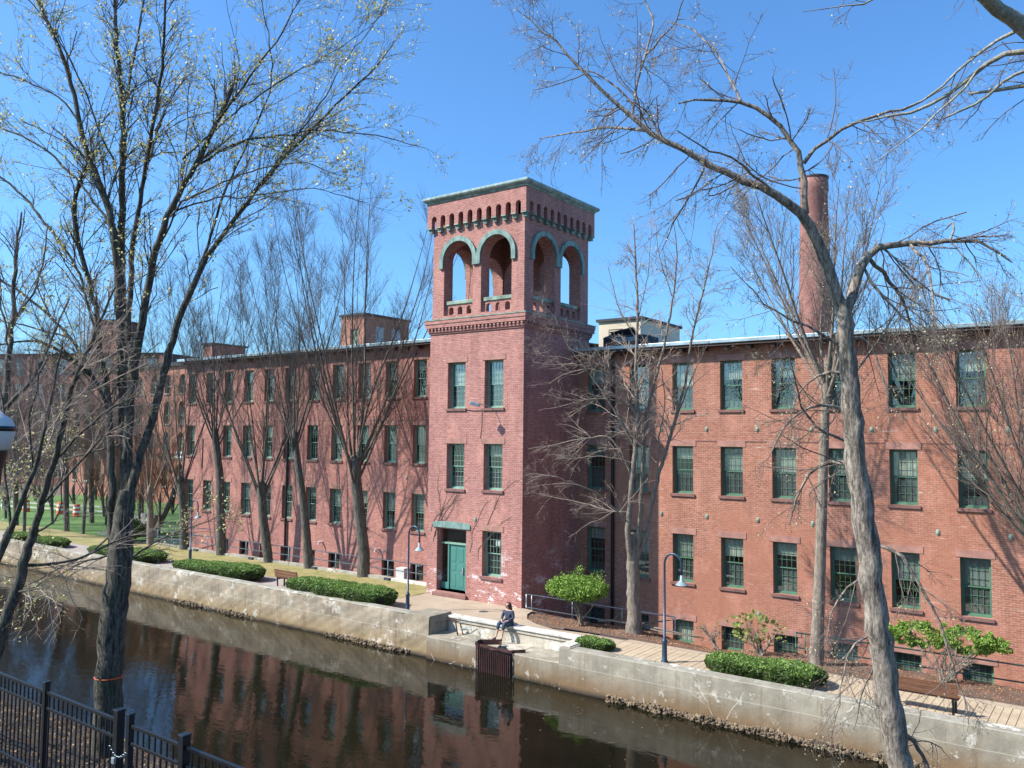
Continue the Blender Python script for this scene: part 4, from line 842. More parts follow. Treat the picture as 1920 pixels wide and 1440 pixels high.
# ---- tree B: crooked maple at the right with hanging twigs
DB = 11.0
B_tr = [[(1700, 1720, 34), (1695, 1560, 29), (1688, 1440, 26), (1668, 1330, 26), (1650, 1200, 25), (1636, 1100, 24), (1624, 1000, 24), (1607, 880, 22), (1598, 800, 21), (1591, 700, 19), (1585, 640, 18), (1581, 590, 17), (1576, 565, 15)],
        [(1577, 575, 15), (1562, 530, 14), (1545, 480, 14), (1528, 440, 13), (1513, 408, 12), (1491, 388, 11), (1450, 357, 10), (1420, 342, 9), (1359, 327, 8), (1323, 306, 7.5), (1292, 283, 7), (1246, 265, 6.5), (1211, 242, 6), (1185, 217, 5.5), (1144, 184, 4.5), (1108, 148, 4), (1073, 107, 3), (1027, 66, 2), (971, 20, 1)],
        [(1583, 590, 12), (1598, 551, 12), (1609, 510, 11), (1619, 480, 10), (1632, 462, 9), (1655, 454, 8), (1706, 457, 7), (1752, 464, 6), (1782, 449, 5), (1808, 439, 4), (1859, 459, 3), (1895, 490, 2)]]
B_sub = [[(1511, 400, 9), (1507, 350, 9), (1507, 306, 8), (1491, 265, 7), (1466, 230, 6.5), (1430, 204, 6), (1389, 189, 5), (1328, 184, 4), (1272, 194, 2)], [(1507, 306, 6), (1530, 275, 5), (1553, 260, 5), (1593, 230, 4.5), (1655, 212, 4), (1716, 204, 3), (1780, 160, 1.5)],
         [(1389, 189, 4), (1364, 138, 3), (1338, 92, 2.5), (1297, 51, 2), (1246, 40, 1)], [(1185, 214, 4), (1190, 168, 3.5), (1211, 102, 3), (1231, 41, 2.5), (1205, -10, 2)], [(1211, 245, 4), (1144, 237, 3), (1083, 248, 2.5), (1011, 260, 1.2)],
         [(1190, 200, 3), (1150, 160, 2.5), (1120, 130, 2), (1070, 130, 1)], [(1211, 102, 3), (1260, 60, 2), (1285, -10, 1.5)], [(1323, 310, 3), (1290, 370, 2.5), (1262, 420, 2), (1240, 470, 1)], [(1450, 360, 4), (1380, 300, 3), (1330, 280, 2.5), (1270, 245, 1.5)],
         [(1782, 449, 3), (1795, 420, 3), (1788, 408, 2.5), (1776, 412, 2), (1774, 430, 1)], [(1625, 478, 6), (1655, 510, 5.5), (1690, 556, 4.5), (1706, 597, 3), (1712, 650, 1.5)], [(1706, 457, 4), (1740, 495, 4), (1750, 550, 3), (1748, 600, 1.5)], [(1619, 500, 4), (1650, 560, 4), (1700, 600, 3), (1760, 640, 2)],
         [(1607, 880, 8), (1590, 868, 8), (1565, 858, 7), (1540, 860, 5), (1515, 885, 4), (1495, 925, 3), (1480, 985, 1.5)], [(1600, 780, 6), (1570, 758, 5), (1535, 752, 4), (1500, 770, 3), (1465, 800, 2.5), (1440, 860, 1.5)], [(1604, 830, 5), (1560, 815, 4), (1520, 800, 3.5), (1500, 760, 3), (1482, 680, 2), (1460, 610, 1)],
         [(1640, 1020, 5), (1668, 1020, 5), (1690, 1040, 5), (1722, 1090, 4.5), (1750, 1140, 4), (1772, 1195, 3.5), (1788, 1255, 3), (1815, 1335, 1.5)], [(1690, 1370, 7), (1720, 1395, 6), (1742, 1440, 5), (1752, 1500, 4)], [(1636, 1080, 4), (1615, 1075, 4), (1585, 1100, 3), (1560, 1140, 2), (1545, 1210, 1)],
         [(1650, 1200, 4), (1620, 1180, 3), (1585, 1230, 2.5), (1575, 1300, 2), (1560, 1380, 1)], [(1660, 1250, 4), (1640, 1240, 3), (1620, 1290, 2), (1600, 1370, 1)], [(1590, 700, 5), (1560, 690, 4), (1520, 700, 3), (1490, 740, 2), (1480, 800, 1)], [(1586, 640, 4), (1610, 620, 4), (1640, 640, 3), (1660, 720, 2), (1668, 800, 1)], [(1590, 660, 5), (1540, 620, 4), (1480, 600, 3), (1420, 560, 2), (1370, 500, 1)]]
traced_tree('maple_tree', at(1700, 1720, DB), 'crooked grey maple with drooping twigs in front of the right wing', 'trees on the near bank', B_tr, B_sub, DB, 'bark_right', 'twig_mid', dict(den=5.5, ang=.95, len=1.15, bw=.6, m2=5, m3=4, curve=-.035, cap=.013), 'bud_pale', 55, .015, (0, 0, -.75), 23, 1.2)
# ---- thin leaning trunks at the far left on the near bank
traced_tree('leaning_tree', (7.5, -26.5, 1.8), 'thin leaning tree at the left edge, the one crossing the lower left water', 'trees on the near bank',
    [[(-30, 1290, 13), (0, 1204, 12), (10, 1159, 12), (29, 1114, 11), (45, 1060, 10), (64, 990, 9)], [(62, 1000, 8), (75, 949, 8), (101, 865, 7), (115, 817, 7), (128, 740, 6), (150, 690, 5), (180, 620, 4), (215, 540, 2)]],
    [[(48, 1060, 5), (90, 1060, 4), (150, 1050, 3.5), (200, 1020, 3), (260, 1000, 2)], [(101, 865, 4), (160, 800, 3.5), (200, 770, 3), (260, 740, 2)], [(75, 950, 4), (120, 900, 3.5), (180, 830, 3), (220, 800, 2)], [(64, 1000, 3), (110, 980, 2.5), (118, 900, 2), (122, 800, 1.5)], [(30, 1110, 3), (80, 1100, 2.5), (130, 1110, 1.5)]], 14.5, 'bark_near', 'twig_pale',
    dict(den=4.5, ang=.7, len=1.8, bw=.3, m2=5, m3=3), 'bud', 0, .02, (.2, 0, .1), 31, 1.0)
traced_tree('leaning_tree', (8.3, -27, 2), 'second thin leaning tree at the left edge with a fork near the street lantern', 'trees on the near bank',
    [[(-60, 1180, 9), (-20, 1090, 8), (0, 1039, 8), (20, 990, 7)], [(18, 1000, 7), (35, 952, 6), (59, 893, 5.5), (80, 830, 4), (100, 740, 3), (118, 640, 2)]],
    [[(20, 990, 4), (10, 900, 3.5), (12, 790, 3), (-5, 700, 2)], [(59, 893, 3), (55, 760, 2.5), (85, 680, 2)]], 13, 'bark_near', 'twig_pale', dict(den=4.5, ang=.7, len=1.6, bw=.3, m2=5, m3=3), 'bud', 0, .02, (.2, 0, .1), 37, .8)
traced_tree('leaning_tree', at(-60, 850, 15), 'slender tree at the left edge rising above the street lantern', 'trees on the near bank',
    [[(-90, 1250, 11), (-60, 1000, 10), (-30, 860, 9), (0, 790, 8)], [(-2, 800, 7), (12, 730, 7), (18, 660, 6), (27, 580, 5), (28, 480, 4), (40, 400, 2)]],
    [[(5, 770, 6), (50, 725, 5), (75, 690, 4), (95, 640, 3.5), (130, 560, 2)], [(27, 600, 4), (60, 560, 3), (80, 500, 2.5), (90, 420, 1.5)], [(18, 680, 3), (10, 600, 2.5), (-10, 520, 1.5)]], 15, 'bark_street', 'twig_mid', dict(den=4, ang=.6, len=1.6, bw=.4, m2=5, m3=3), 'bud', 12, .02, (0, 0, .7), 41, 1.0)
# ---- limb of a tree off the top right
traced_tree('birch_tree', at(2180, 1500, 9), 'pale barked tree leaning in at the top right corner', 'trees on the near bank',
    [[(2180, 1500, 45), (2170, 900, 38), (2120, 500, 32), (2040, 220, 26)], [(2045, 230, 22), (1990, 140, 19), (1940, 75, 17), (1905, 35, 15), (1850, -5, 13), (1790, -50, 11)]],
    [[(2000, 200, 9), (1960, 85, 7), (1920, 78, 7), (1884, 92, 6.5), (1860, 110, 6), (1832, 132, 5), (1800, 162, 5), (1770, 195, 4), (1735, 208, 4), (1690, 212, 3), (1640, 220, 2), (1590, 232, 1)], [(1912, 55, 5), (1880, 60, 4), (1850, 85, 3.5), (1810, 110, 3), (1780, 155, 3), (1740, 190, 2), (1690, 205, 1)],
     [(2010, 170, 5), (1960, 150, 5), (1920, 152, 5), (1880, 172, 4.5), (1850, 176, 4), (1815, 176, 2)], [(1990, 150, 5), (1925, 118, 4), (1870, 165, 3.5), (1820, 205, 3), (1770, 222, 2)], [(1832, 132, 3), (1790, 190, 2.5), (1730, 235, 2), (1690, 270, 1.5), (1640, 305, 1)], [(1900, 40, 3), (1850, -8, 2), (1700, -40, 3), (1640, 5, 2.5), (1590, 12, 1.5), (1505, 22, .8)]], 8.5, 'bark_birch', 'twig_mid',
    dict(den=2.6, ang=.75, len=.75, bw=.5, m2=4, m3=2), 'bud_pale', 12, .012, (-.4, 0, -.15), 53, .5, ls=.95)

# ---- procedural bare trees
def bare_tree(name, base, label, group, trunk_px, stems, height, spread, barkm, twigm, seed, r0=.3, lv=(7, 5, 4), lens=(4.2, 1.9, .8), rstem=.1, budm=None, nb=0, up=.55, bias=(0, 0, 1), sway=(0, 0, 0)):
    global rng
    rng = np.random.default_rng(seed); D = depth(*base[:2]); t = thing(name, base, label, 'tree', group)
    pts = [np.array(base, float)]; R = [r0*.82]
    for (a, b, r) in trunk_px: pts.append(at(a, b, D)); R.append(.80*r*D/F_PX)
    P, Rr = resample([pts[0]-np.array([0, 0, .25])]+pts, [r0*1.05]+R, .3); P = np.concatenate([P, [P[-1]+(0, 0, .35), P[-1]+(0, 0, .6)]]); Rr = np.r_[Rr, Rr[-1]*.7, .02]; b = Bag(); b.tubes(P[None], Rr[None], 12, .05); b.build('trunk', barkm, t); P = P[:-2]
    f = P[-1]; bag = Bag(); K = 10
    for s in range(stems):
        az = 2*math.pi*(s+rng.uniform(-.25, .25))/stems; tilt = spread*(.25 if s == 0 else rng.uniform(.55, 1.1)); Ls = (height-f[2])/math.cos(min(tilt, 1.0))*rng.uniform(.85, 1.03)
        d = np.array([math.cos(az)*math.sin(tilt), math.sin(az)*math.sin(tilt), math.cos(tilt)])+np.array(sway); d /= np.linalg.norm(d); off = rng.uniform(.2, 1.3); q = [f-np.array([0, 0, off])]; cur = q[0].copy()
        for k in range(K-1): cur = cur + d*Ls/(K-1); q.append(cur); d = d + rng.normal(0, .045, 3) + np.array([0, 0, .075*(k < 6)]); d /= np.linalg.norm(d)
        Q = np.array(q); RS = .46*rstem*(1.1 if s == 0 else rng.uniform(.7, 1))*np.linspace(1, .28, K)**1.6
        b = Bag(); P_, R_ = resample(Q, RS, .5); b.tubes(P_[None], R_[None], 7, .04); b.build('limb', barkm, t)
        c, cr = spawn(Q[None], RS[None], int(lv[0]*1.5), .12, .97, up, lens[0], 7, bias, .35, .42, .07, .6, .007, .04); cr = np.minimum(cr, .028); bag.tubes(c, cr, 4)
        c2, cr2 = spawn(c, cr, lv[1]+2, .15, 1, .55, lens[1], 5, bias, .25, .6, .09, .45, .006, .04); bag.tubes(c2, cr2, 3)
        c3, cr3 = spawn(c2, cr2, lv[2], .1, 1, .6, lens[2], 4, bias, .2, .65, .12, .3, .0045); bag.tubes(c3, cr3, 3)
        if nb: bb = Bag() if s == 0 else bb; buds(bb, c3, nb, .03, .03)
    bag.build('twigs', twigm, t, 'stuff')
    if nb: bb.build('buds', budm, t, 'stuff', False)
    return t
row = 'bare trees in the row before the left wing'
bare_tree('bare_tree', (-11.03, -2.95, 0), 'bare tree nearest the tower in the left row with a broad fan of ascending stems', row, [(683, 1040, 14), (674, 960, 13), (667, 900, 13), (666, 868, 14)], 15, 20.6, .50, 'bark_street', 'twig_dark', 101, .42, (9, 6, 4), (4.4, 2.0, .8), .17)
bare_tree('bare_tree', (-15.26, -2.95, 0), 'second bare tree from the tower in the left row with a low left stem', row, [(576, 1015, 10), (568, 934, 9), (560, 880, 8), (552, 820, 8)], 11, 19, .42, 'bark_street', 'twig_dark', 102, .33, (8, 5, 4), (3.6, 1.8, .8), .12)
bare_tree('bare_tree', (-18.65, -3.0, 0), 'third bare tree from the tower in the left row, forking in a low V', row, [(492, 961, 10), (490, 915, 10)], 10, 18.2, .42, 'bark_street', 'twig_dark', 103, .34, (8, 5, 4), (3.6, 1.8, .8), .14)
bare_tree('bare_tree', (-23.17, -3.0, 0), 'fourth bare tree from the tower in the left row, leaning slightly left', row, [(414, 961, 10), (412, 890, 9), (403, 815, 8)], 11, 18.2, .42, 'bark_street', 'twig_dark', 104, .35, (8, 5, 4), (3.6, 1.8, .8), .13)
bare_tree('bare_tree', (-27.01, -3.0, 0), 'fifth bare tree in the left row beside the farthest crook lamp', row, [(344, 960, 9), (338, 900, 9)], 9, 17.5, .42, 'bark_street', 'twig_dark', 105, .34, (8, 5, 4), (3.4, 1.7, .8), .13)
bare_tree('bare_tree', (-30.92, -3.0, 0), 'forked bare tree in front of the stone steps at the left end of the row', row, [(282, 960, 7), (280, 925, 7)], 6, 15, .46, 'bark_pale', 'twig_dark', 106, .28, (7, 5, 3), (3.2, 1.6, .8), .11)
bare_tree('bare_tree', (-34.0, -1.0, 0), 'dark bare tree just behind the forked one at the left end of the row', row, [(325, 930, 6)], 5, 15, .42, 'bark_street', 'twig_dark', 107, .25, (7, 4, 3), (3.2, 1.6, .8), .11)
lwn = 'trees on the far lawn'
for k, (px_, py_, h_, lab) in enumerate(((125, 996, 17, 'straight dark tree on the far lawn, left one of the two behind the leaning trunks'), (172, 981, 16, 'straight dark tree on the far lawn, right one of the two behind the leaning trunks'), (30, 985, 15, 'bare tree on the far lawn near the left edge behind the lantern post'), (222, 965, 15, 'bare tree on the far lawn hidden behind the big maple trunk'))):
    d_ = FWD + (px_-960)/F_PX*RGT - (py_-720)/F_PX*UPV; p = CAM + d_*(-CAM[2]/d_[2])
    bare_tree('bare_tree', (p[0], p[1], 0), lab, lwn, [(px_-1, py_-90, 6), (px_-1, py_-160, 6)], 6, h_, .34, 'bark_street', 'twig_mid', 120+k, .24, (9, 6, 3), (4.0, 1.9, .9), .12)
scr = 'thin bare trees screening the far left buildings'
rs_ = np.random.default_rng(404)
for k in range(13):
    px_ = (-30, 12, 48, 78, 100, 140, 158, 196, 215, 252, 268, 66, 180)[k]; D_ = (62, 70, 58, 75, 66, 80, 60, 72, 64, 78, 70, 88, 90)[k]
    p = at(px_, 950, D_); bare_tree('bare_tree', (p[0], p[1], 0), 'thin grey brown bare tree in the far left screen, %s from the left edge of the photo' % ('first', 'second', 'fourth', 'sixth', 'seventh', 'eighth', 'ninth', 'eleventh', 'twelfth', 'thirteenth of the thirteen,', 'last', 'fifth', 'tenth')[k] if False else ('thin bare tree in the far left screen, ' + ('beyond the very left edge', 'right behind the street lantern', 'just right of the lantern', 'just left of the leaning fork', 'left of the straight dark trunk', 'between two straight dark trunks', 'well left of the big maple trunk', 'touching the big maple trunk at its left', 'hidden behind the big maple trunk', 'right of the maple trunk', 'before the arched brick building', 'very faint one behind the lantern', 'very faint one behind the big maple')[k]), scr, [(px_+rs_.uniform(-5, 5), 920, 4)], 7, rs_.uniform(9, 14), .6, 'bark_street', 'twig_mid', 160+k, .13, (9, 7, 4), (3.0, 1.5, .8), .08)
for k, (px_, D_, h_, lab) in enumerate(((262, 60, 7, 'low rust coloured budding tree left of the stone steps'), (300, 58, 6, 'low rust coloured budding tree before the arched brick building'), (200, 66, 7, 'low rust coloured budding tree behind the big maple trunk'))):
    p = at(px_, 950, D_); bare_tree('budding_tree', (p[0], p[1], 0), lab, 'rust coloured small trees', [(px_, 940, 3)], 6, h_, .6, 'bark_street', 'twig_rust', 140+k, .1, (10, 6, 4), (2.2, 1.0, .5), .06, 'dry_leaf', 120)
# trees of the right side
R_tr = [[(1190, 1192, 19), (1189, 1160, 15), (1188, 1120, 13.5), (1187, 1080, 13), (1187, 1055, 12.5), (1185, 1030, 10.5), (1182, 1000, 8)],
        [(1187, 1062, 11), (1180, 1030, 10), (1177, 990, 9.5), (1183, 930, 8.5), (1190, 860, 7.5), (1196, 770, 6.5), (1192, 690, 5), (1196, 600, 4), (1192, 500, 3), (1188, 420, 1.5)],
        [(1191, 1060, 8), (1199, 1000, 7), (1204, 900, 6), (1208, 820, 5), (1216, 760, 5), (1243, 660, 4), (1262, 560, 3), (1270, 480, 2), (1262, 400, 1)],
        [(1194, 1050, 7), (1212, 1000, 6), (1232, 900, 5.5), (1262, 800, 5), (1285, 720, 4), (1299, 620, 3.5), (1325, 520, 2.5), (1345, 420, 1)]]
R_sub = [[(1192, 840, 5), (1165, 790, 4), (1140, 750, 3.5), (1105, 700, 3), (1065, 650, 2.5), (1045, 600, 1.5), (1010, 560, 1)], [(1195, 780, 4.5), (1170, 740, 4), (1150, 700, 3.5), (1120, 670, 3), (1085, 640, 2)], [(1186, 900, 4), (1165, 845, 3.5), (1140, 815, 3), (1105, 822, 2.5), (1083, 823, 2.2), (1040, 835, 2), (990, 842, 1)],
         [(1178, 985, 4), (1150, 950, 3), (1120, 925, 2.5), (1075, 905, 2), (1030, 890, 1.5), (990, 895, 1)], [(1180, 960, 3), (1150, 960, 2.5), (1100, 945, 2), (1050, 935, 1.5), (1010, 925, 1)], [(1190, 870, 3), (1160, 860, 2.5), (1120, 855, 2), (1075, 860, 1.5), (1040, 860, 1)], [(1195, 770, 3), (1150, 748, 2.5), (1100, 748, 2), (1060, 760, 1.5), (1010, 770, 1)],
         [(1150, 700, 2), (1100, 690, 2), (1060, 700, 1.5), (1030, 720, 1)], [(1232, 900, 3), (1236, 820, 2.5), (1248, 760, 2), (1240, 690, 1.2)], [(1262, 800, 3), (1300, 700, 2), (1330, 640, 1.5)], [(1196, 640, 2), (1160, 580, 1.8), (1140, 500, 1)], [(1262, 560, 2), (1235, 480, 1.5), (1230, 420, 1)], [(1195, 600, 2), (1215, 520, 1.5), (1222, 430, 1)], [(1105, 700, 2), (1050, 660, 1.6), (1010, 650, 1)]]
traced_tree('bare_tree', (5.88, -5.32, -.1), 'pale three stemmed bare tree in the mulch beside the bright shrub', 'bare trees in the mulch bed', R_tr, R_sub, 31.4, 'bark_pale', 'twig_pale', dict(den=2.8, ang=.8, len=1.8, bw=.22, m2=6, m3=4, curve=.02, cap=.012), 'dry_leaf', 0, .05, (-.35, -.1, .15), 61, 1.2, ls=.62, ts=.9)
bare_tree('bare_tree', (12.46, -5.32, -.1), 'straight bare tree in the mulch just left of the crooked maple', 'bare trees in the mulch bed', [(1534, 1160, 14), (1537, 1080, 13), (1541, 960, 12), (1546, 800, 10.5), (1550, 700, 9)], 10, 15.8, .75, 'bark_pale', 'twig_mid', 62, .3, (8, 5, 4), (3.0, 1.4, .6), .16, 'bud_pale', 300)
bare_tree('bare_tree', (19.5, -5.4, -.1), 'bare tree reaching in from beyond the right edge before the right wing', 'bare trees in the mulch bed', [(2004, 1150, 14), (2004, 1040, 13)], 16, 11.8, .80, 'bark_street', 'twig_mid', 63, .28, (8, 6, 4), (3.8, 1.7, .7), .19, 'bud_pale', 220)
# fallen branches
fb = thing('fallen_branch', (6.5, -5, 0), 'fallen bare branch lying in the mulch behind the pale bare tree', 'branch')
MB().path([(3.9, -4.6, .05), (4.6, -4.7, .18), (5.4, -4.6, .12), (6.6, -4.7, .15), (8.2, -4.75, .06)], [.05, .045, .04, .035, .02]).path([(5.4, -4.6, .12), (6.3, -4.3, .3), (7.4, -4.2, .55)], [.03, .025, .012]).path([(5.9, -4.65, .1), (7.0, -5.0, .1), (8.4, -5.1, .2)], [.03, .025, .012]).path([(4.6, -4.7, .18), (5.0, -4.4, .7), (5.5, -4.3, 1.1)], [.02, .015, .008]).build('stick', 'bark_pale', fb, True)

# ================================================================ HEDGES AND SHRUBS
def hedge(name, lobes, n, lab, group, leafm='yew', size=.038, top='yew_sunlit_top'):
    """lobes: (cx, cy, rx, ry, h)"""
    global rng
    rng = np.random.default_rng(int(abs(lobes[0][0])*10)+5); t = thing(name, (lobes[0][0], lobes[0][1], 0), lab, 'hedge', group)
    lobes = [(a_, b_, c_, d_, e_*.88) for a_, b_, c_, d_, e_ in lobes]
    core = Bag()
    for cx, cy, rx, ry, h in lobes:
        u = np.linspace(0, 2*np.pi, 28, endpoint=False); prof = [(.62, .03), (.80, .2), (.90, .42), (.90, .6), (.80, .78), (.5, .9), (.02, .94)]
        V = []
        for k, (r, z) in enumerate(prof):
            rr = r*(1+.05*np.sin(u*3+k)+.04*rng.normal(size=28)); V.append(np.stack([cx+np.sign(np.cos(u))*np.abs(np.cos(u))**.75*rx*rr, cy+np.sign(np.sin(u))*np.abs(np.sin(u))**.75*ry*rr, np.full(28, z*h)], 1))
        V = np.concatenate(V); i = np.arange(28); F = np.concatenate([np.stack([k*28+i, k*28+(i+1) % 28, (k+1)*28+(i+1) % 28, (k+1)*28+i], 1) for k in range(len(prof)-1)]); core.add(V, F)
    core.build('branches', 'yew_core', t)
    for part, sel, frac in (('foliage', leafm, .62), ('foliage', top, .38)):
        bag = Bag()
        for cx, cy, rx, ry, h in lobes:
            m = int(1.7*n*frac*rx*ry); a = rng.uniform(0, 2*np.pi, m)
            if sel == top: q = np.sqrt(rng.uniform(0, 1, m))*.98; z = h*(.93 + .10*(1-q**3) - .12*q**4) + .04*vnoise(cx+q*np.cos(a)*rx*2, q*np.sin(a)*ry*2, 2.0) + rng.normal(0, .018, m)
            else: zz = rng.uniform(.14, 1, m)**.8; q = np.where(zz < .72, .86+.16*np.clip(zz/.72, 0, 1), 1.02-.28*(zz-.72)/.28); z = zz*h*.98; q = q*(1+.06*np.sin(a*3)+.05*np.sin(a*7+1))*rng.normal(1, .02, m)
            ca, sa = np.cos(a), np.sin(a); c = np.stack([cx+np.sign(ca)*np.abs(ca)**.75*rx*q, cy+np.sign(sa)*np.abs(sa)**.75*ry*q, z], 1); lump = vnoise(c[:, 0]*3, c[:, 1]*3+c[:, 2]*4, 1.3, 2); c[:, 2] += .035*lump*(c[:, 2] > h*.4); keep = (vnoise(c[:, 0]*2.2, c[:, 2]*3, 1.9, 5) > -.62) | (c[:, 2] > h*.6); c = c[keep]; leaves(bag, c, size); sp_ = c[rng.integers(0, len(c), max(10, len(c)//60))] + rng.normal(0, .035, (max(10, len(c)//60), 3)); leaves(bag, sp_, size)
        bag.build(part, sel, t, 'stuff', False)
    return t
hg = 'clipped yew hedges along the canal path'
hedge('hedge', [(-9.0, -7.85, 1.5, .85, .75), (-7.2, -7.95, 1.6, .85, .8), (-5.5, -7.95, 1.3, .85, .85)], 9000, 'long clipped yew hedge between the left bench and the nearest left crook lamp', hg)
hedge('hedge', [(-18.4, -7.7, 1.6, .8, .62), (-16.6, -7.6, 1.6, .85, .7), (-15.0, -7.5, 1.3, .85, .78)], 8000, 'clipped yew hedge just left of the left bench', hg)
hedge('hedge', [(-27.2, -7.5, 2.0, .9, .6), (-24.6, -7.3, 1.8, 1.0, .65)], 6500, 'clipped yew hedge beside the farthest crook lamp', hg)
hedge('hedge', [(-34.5, -7.7, 1.6, .8, .6), (-38.5, -7.7, 1.5, .8, .6)], 5000, 'farthest clipped hedge behind the big maple trunk', hg)
hedge('hedge', [(5.9, -8.25, .68, .42, .34)], 20000, 'small low yew cushion on the corner of the white coping', hg, size=.035)
hedge('hedge', [(11.0, -8.15, 1.05, .62, .55), (12.55, -8.15, .95, .66, .62)], 16000, 'two lobed clipped yew hedge on the canal wall left of the right bench', hg, size=.04)
def shrub(name, base, centre, rad, n, lab, leafm, size, stems, seed, flat=0, extra=None, holes=0):
    global rng
    rng = np.random.default_rng(seed); t = thing(name, base, lab, 'shrub'); b = np.array(base, float); c = np.array(centre, float); r = np.array(rad, float); bag = Bag(); Pm = []; Rm = []
    for k in range(stems):
        g = c + rng.uniform(-1, 1, 3)*r*.75; m1 = b*.55+g*.45 + rng.normal(0, .08, 3); P, R = resample([b+rng.normal(0, .04, 3)*[1, 1, 0], b*.8+m1*.2+rng.normal(0, .05, 3), m1, g], [.045, .035, .025, .01], .1); bag.tubes(P[None], R[None], 5, .05)
        cc, cr = spawn(P[None], R[None], 10, .3, 1, .8, .5, 4, (0, 0, 1), .1, .5, .2, .3, .004); bag.tubes(cc, cr, 3)
    bag.build('stems', 'bark_pale', t)
    d = rng.normal(size=(n, 3)); d /= np.linalg.norm(d, axis=1, keepdims=True); q = rng.uniform(.55, 1.03, n)**.6
    P = c + d*r*q[:, None]; P += .12*np.stack([vnoise(P[:, 0]*2, P[:, 2]*2, 2, 1), vnoise(P[:, 1]*2, P[:, 2]*2, 2, 2), vnoise(P[:, 0]*2, P[:, 1]*2, 2, 3)], 1)
    if holes: P = P[vnoise(P[:, 0], P[:, 2]*1.4, 2.6, seed) > holes-.8]
    if extra is not None: P = np.concatenate([P] + [np.array(e[:3]) + rng.normal(size=(e[4], 3))*e[3] for e in extra])
    lb = Bag(); leaves(lb, P, size); lb.build('foliage', leafm, t, 'stuff', False); return t
shrub('shrub', (3.5, -5.2, -.05), (3.25, -5.15, 1.32), (1.30, .9, .46), 15000, 'bright green flat topped shrub on crooked stems beside the tower corner', 'bright_leaf', .036, 9, 71, extra=[(3.3, -5.1, 1.95, .13, 140), (4.1, -5.0, 1.75, .16, 200), (2.6, -5.1, 1.6, .18, 160), (3.35, -5.1, 2.1, .06, 40)])
shrub('shrub', (16.1, -4.9, -.1), (16.05, -4.6, 1.2), (1.9, .32, .42), 15000, 'bright green espaliered bush against the right wing above the basement windows', 'bright_leaf', .038, 9, 72, holes=.56)
shrub('shrub', (10.6, -5.2, -.15), (10.4, -5.0, .75), (1.0, .5, .55), 230, 'sparse rhododendron with drooping pale leaves before the right wing basement', 'rhodo_leaf', .085, 8, 73)
shrub('shrub', (-33.0, -3.6, 0), (-33.0, -3.6, .9), (1.3, 1.1, .8), 2600, 'dark green round bush in front of the stone steps', 'dark_leaf', .09, 7, 74)
shrub('shrub', (8.9, -4.9, -.2), (8.7, -4.7, .3), (.7, .4, .4), 25, 'leafless scrubby bush beside the first right wing basement window', 'rhodo_leaf', .05, 6, 75)
# leaf litter
rng = np.random.default_rng(5); lb = Bag(); X_ = rng.uniform(-2, 18, 5000); Y_ = rng.uniform(-28.2, -21.2, 5000); Z_ = -1.45+(-20.3-Y_)*.53+.09*vnoise(X_, Y_, 1.1)+.04*vnoise(X_, Y_, 4, 2)+.03
leaves(lb, np.stack([X_, Y_, Z_], 1), .045); o = lb.build('leaf_litter', 'leaf_brown', None, 'stuff', False)
lb = Bag(); X_ = rng.uniform(-30, -6, 1200); Y_ = rng.uniform(-8.4, -3.2, 1200); leaves(lb, np.stack([X_, Y_, np.full(1200, .04)], 1), .03)
X_ = rng.uniform(1, 22, 5000); Y_ = rng.uniform(-6.2, -4.1, 5000); leaves(lb, np.stack([X_, Y_, mulch_z(X_, Y_)+.02], 1), .022); lb.build('fallen_leaves', 'dry_leaf', None, 'stuff', False)
lb = Bag(); X_ = rng.uniform(-25, 16, 260); Y_ = -9.6 - np.abs(rng.normal(0, 2.2, 260)); n_ = 260; a_ = rng.uniform(0, 6.28, n_); s_ = rng.uniform(.015, .04, n_)
c_ = np.stack([X_, Y_, np.full(n_, WATER_Z+.006)], 1); e1 = np.stack([np.cos(a_)*s_, np.sin(a_)*s_, 0*a_], 1); e2 = np.stack([-np.sin(a_)*s_*.6, np.cos(a_)*s_*.6, 0*a_], 1)
lb.add(np.stack([c_-e1, c_-e2, c_+e1, c_+e2], 1).reshape(-1, 3), np.arange(4*n_).reshape(-1, 4)); lb.build('floating_leaves', 'leaf_brown', None, 'stuff', False)
# ivy stems on tower and wings
iv = thing('ivy_vine', (-4.9, Y0, 3), 'thin bare ivy stems creeping over the tower front below the windows', 'vine'); bag = Bag()
rng = np.random.default_rng(77)
for s in range(9):
    cur = np.array([rng.uniform(-5.3, -4.4) if s < 6 else rng.uniform(-3, -1.5), Y0-.012, rng.uniform(1.5, 3.6)]); d = np.array([rng.uniform(.0, .5), 0, 1.]); q = [cur]
    for k in range(14): d = d + np.array([rng.normal(.03, .22), 0, rng.normal(0, .1)]); d /= np.linalg.norm(d); cur = cur+d*.2; q.append(cur)
    P = np.array(q)[None]; R = np.linspace(.012, .004, 15)[None]; bag.tubes(P, R, 4); c, cr = spawn(P, R, 14, .2, 1, .8, .55, 5, (0, 0, .5), .3, .6, .2, .3, .004); c[..., 1] = Y0-.012; bag.tubes(c, cr, 3)
bag.build('stems', 'twig_mid', iv, 'stuff')

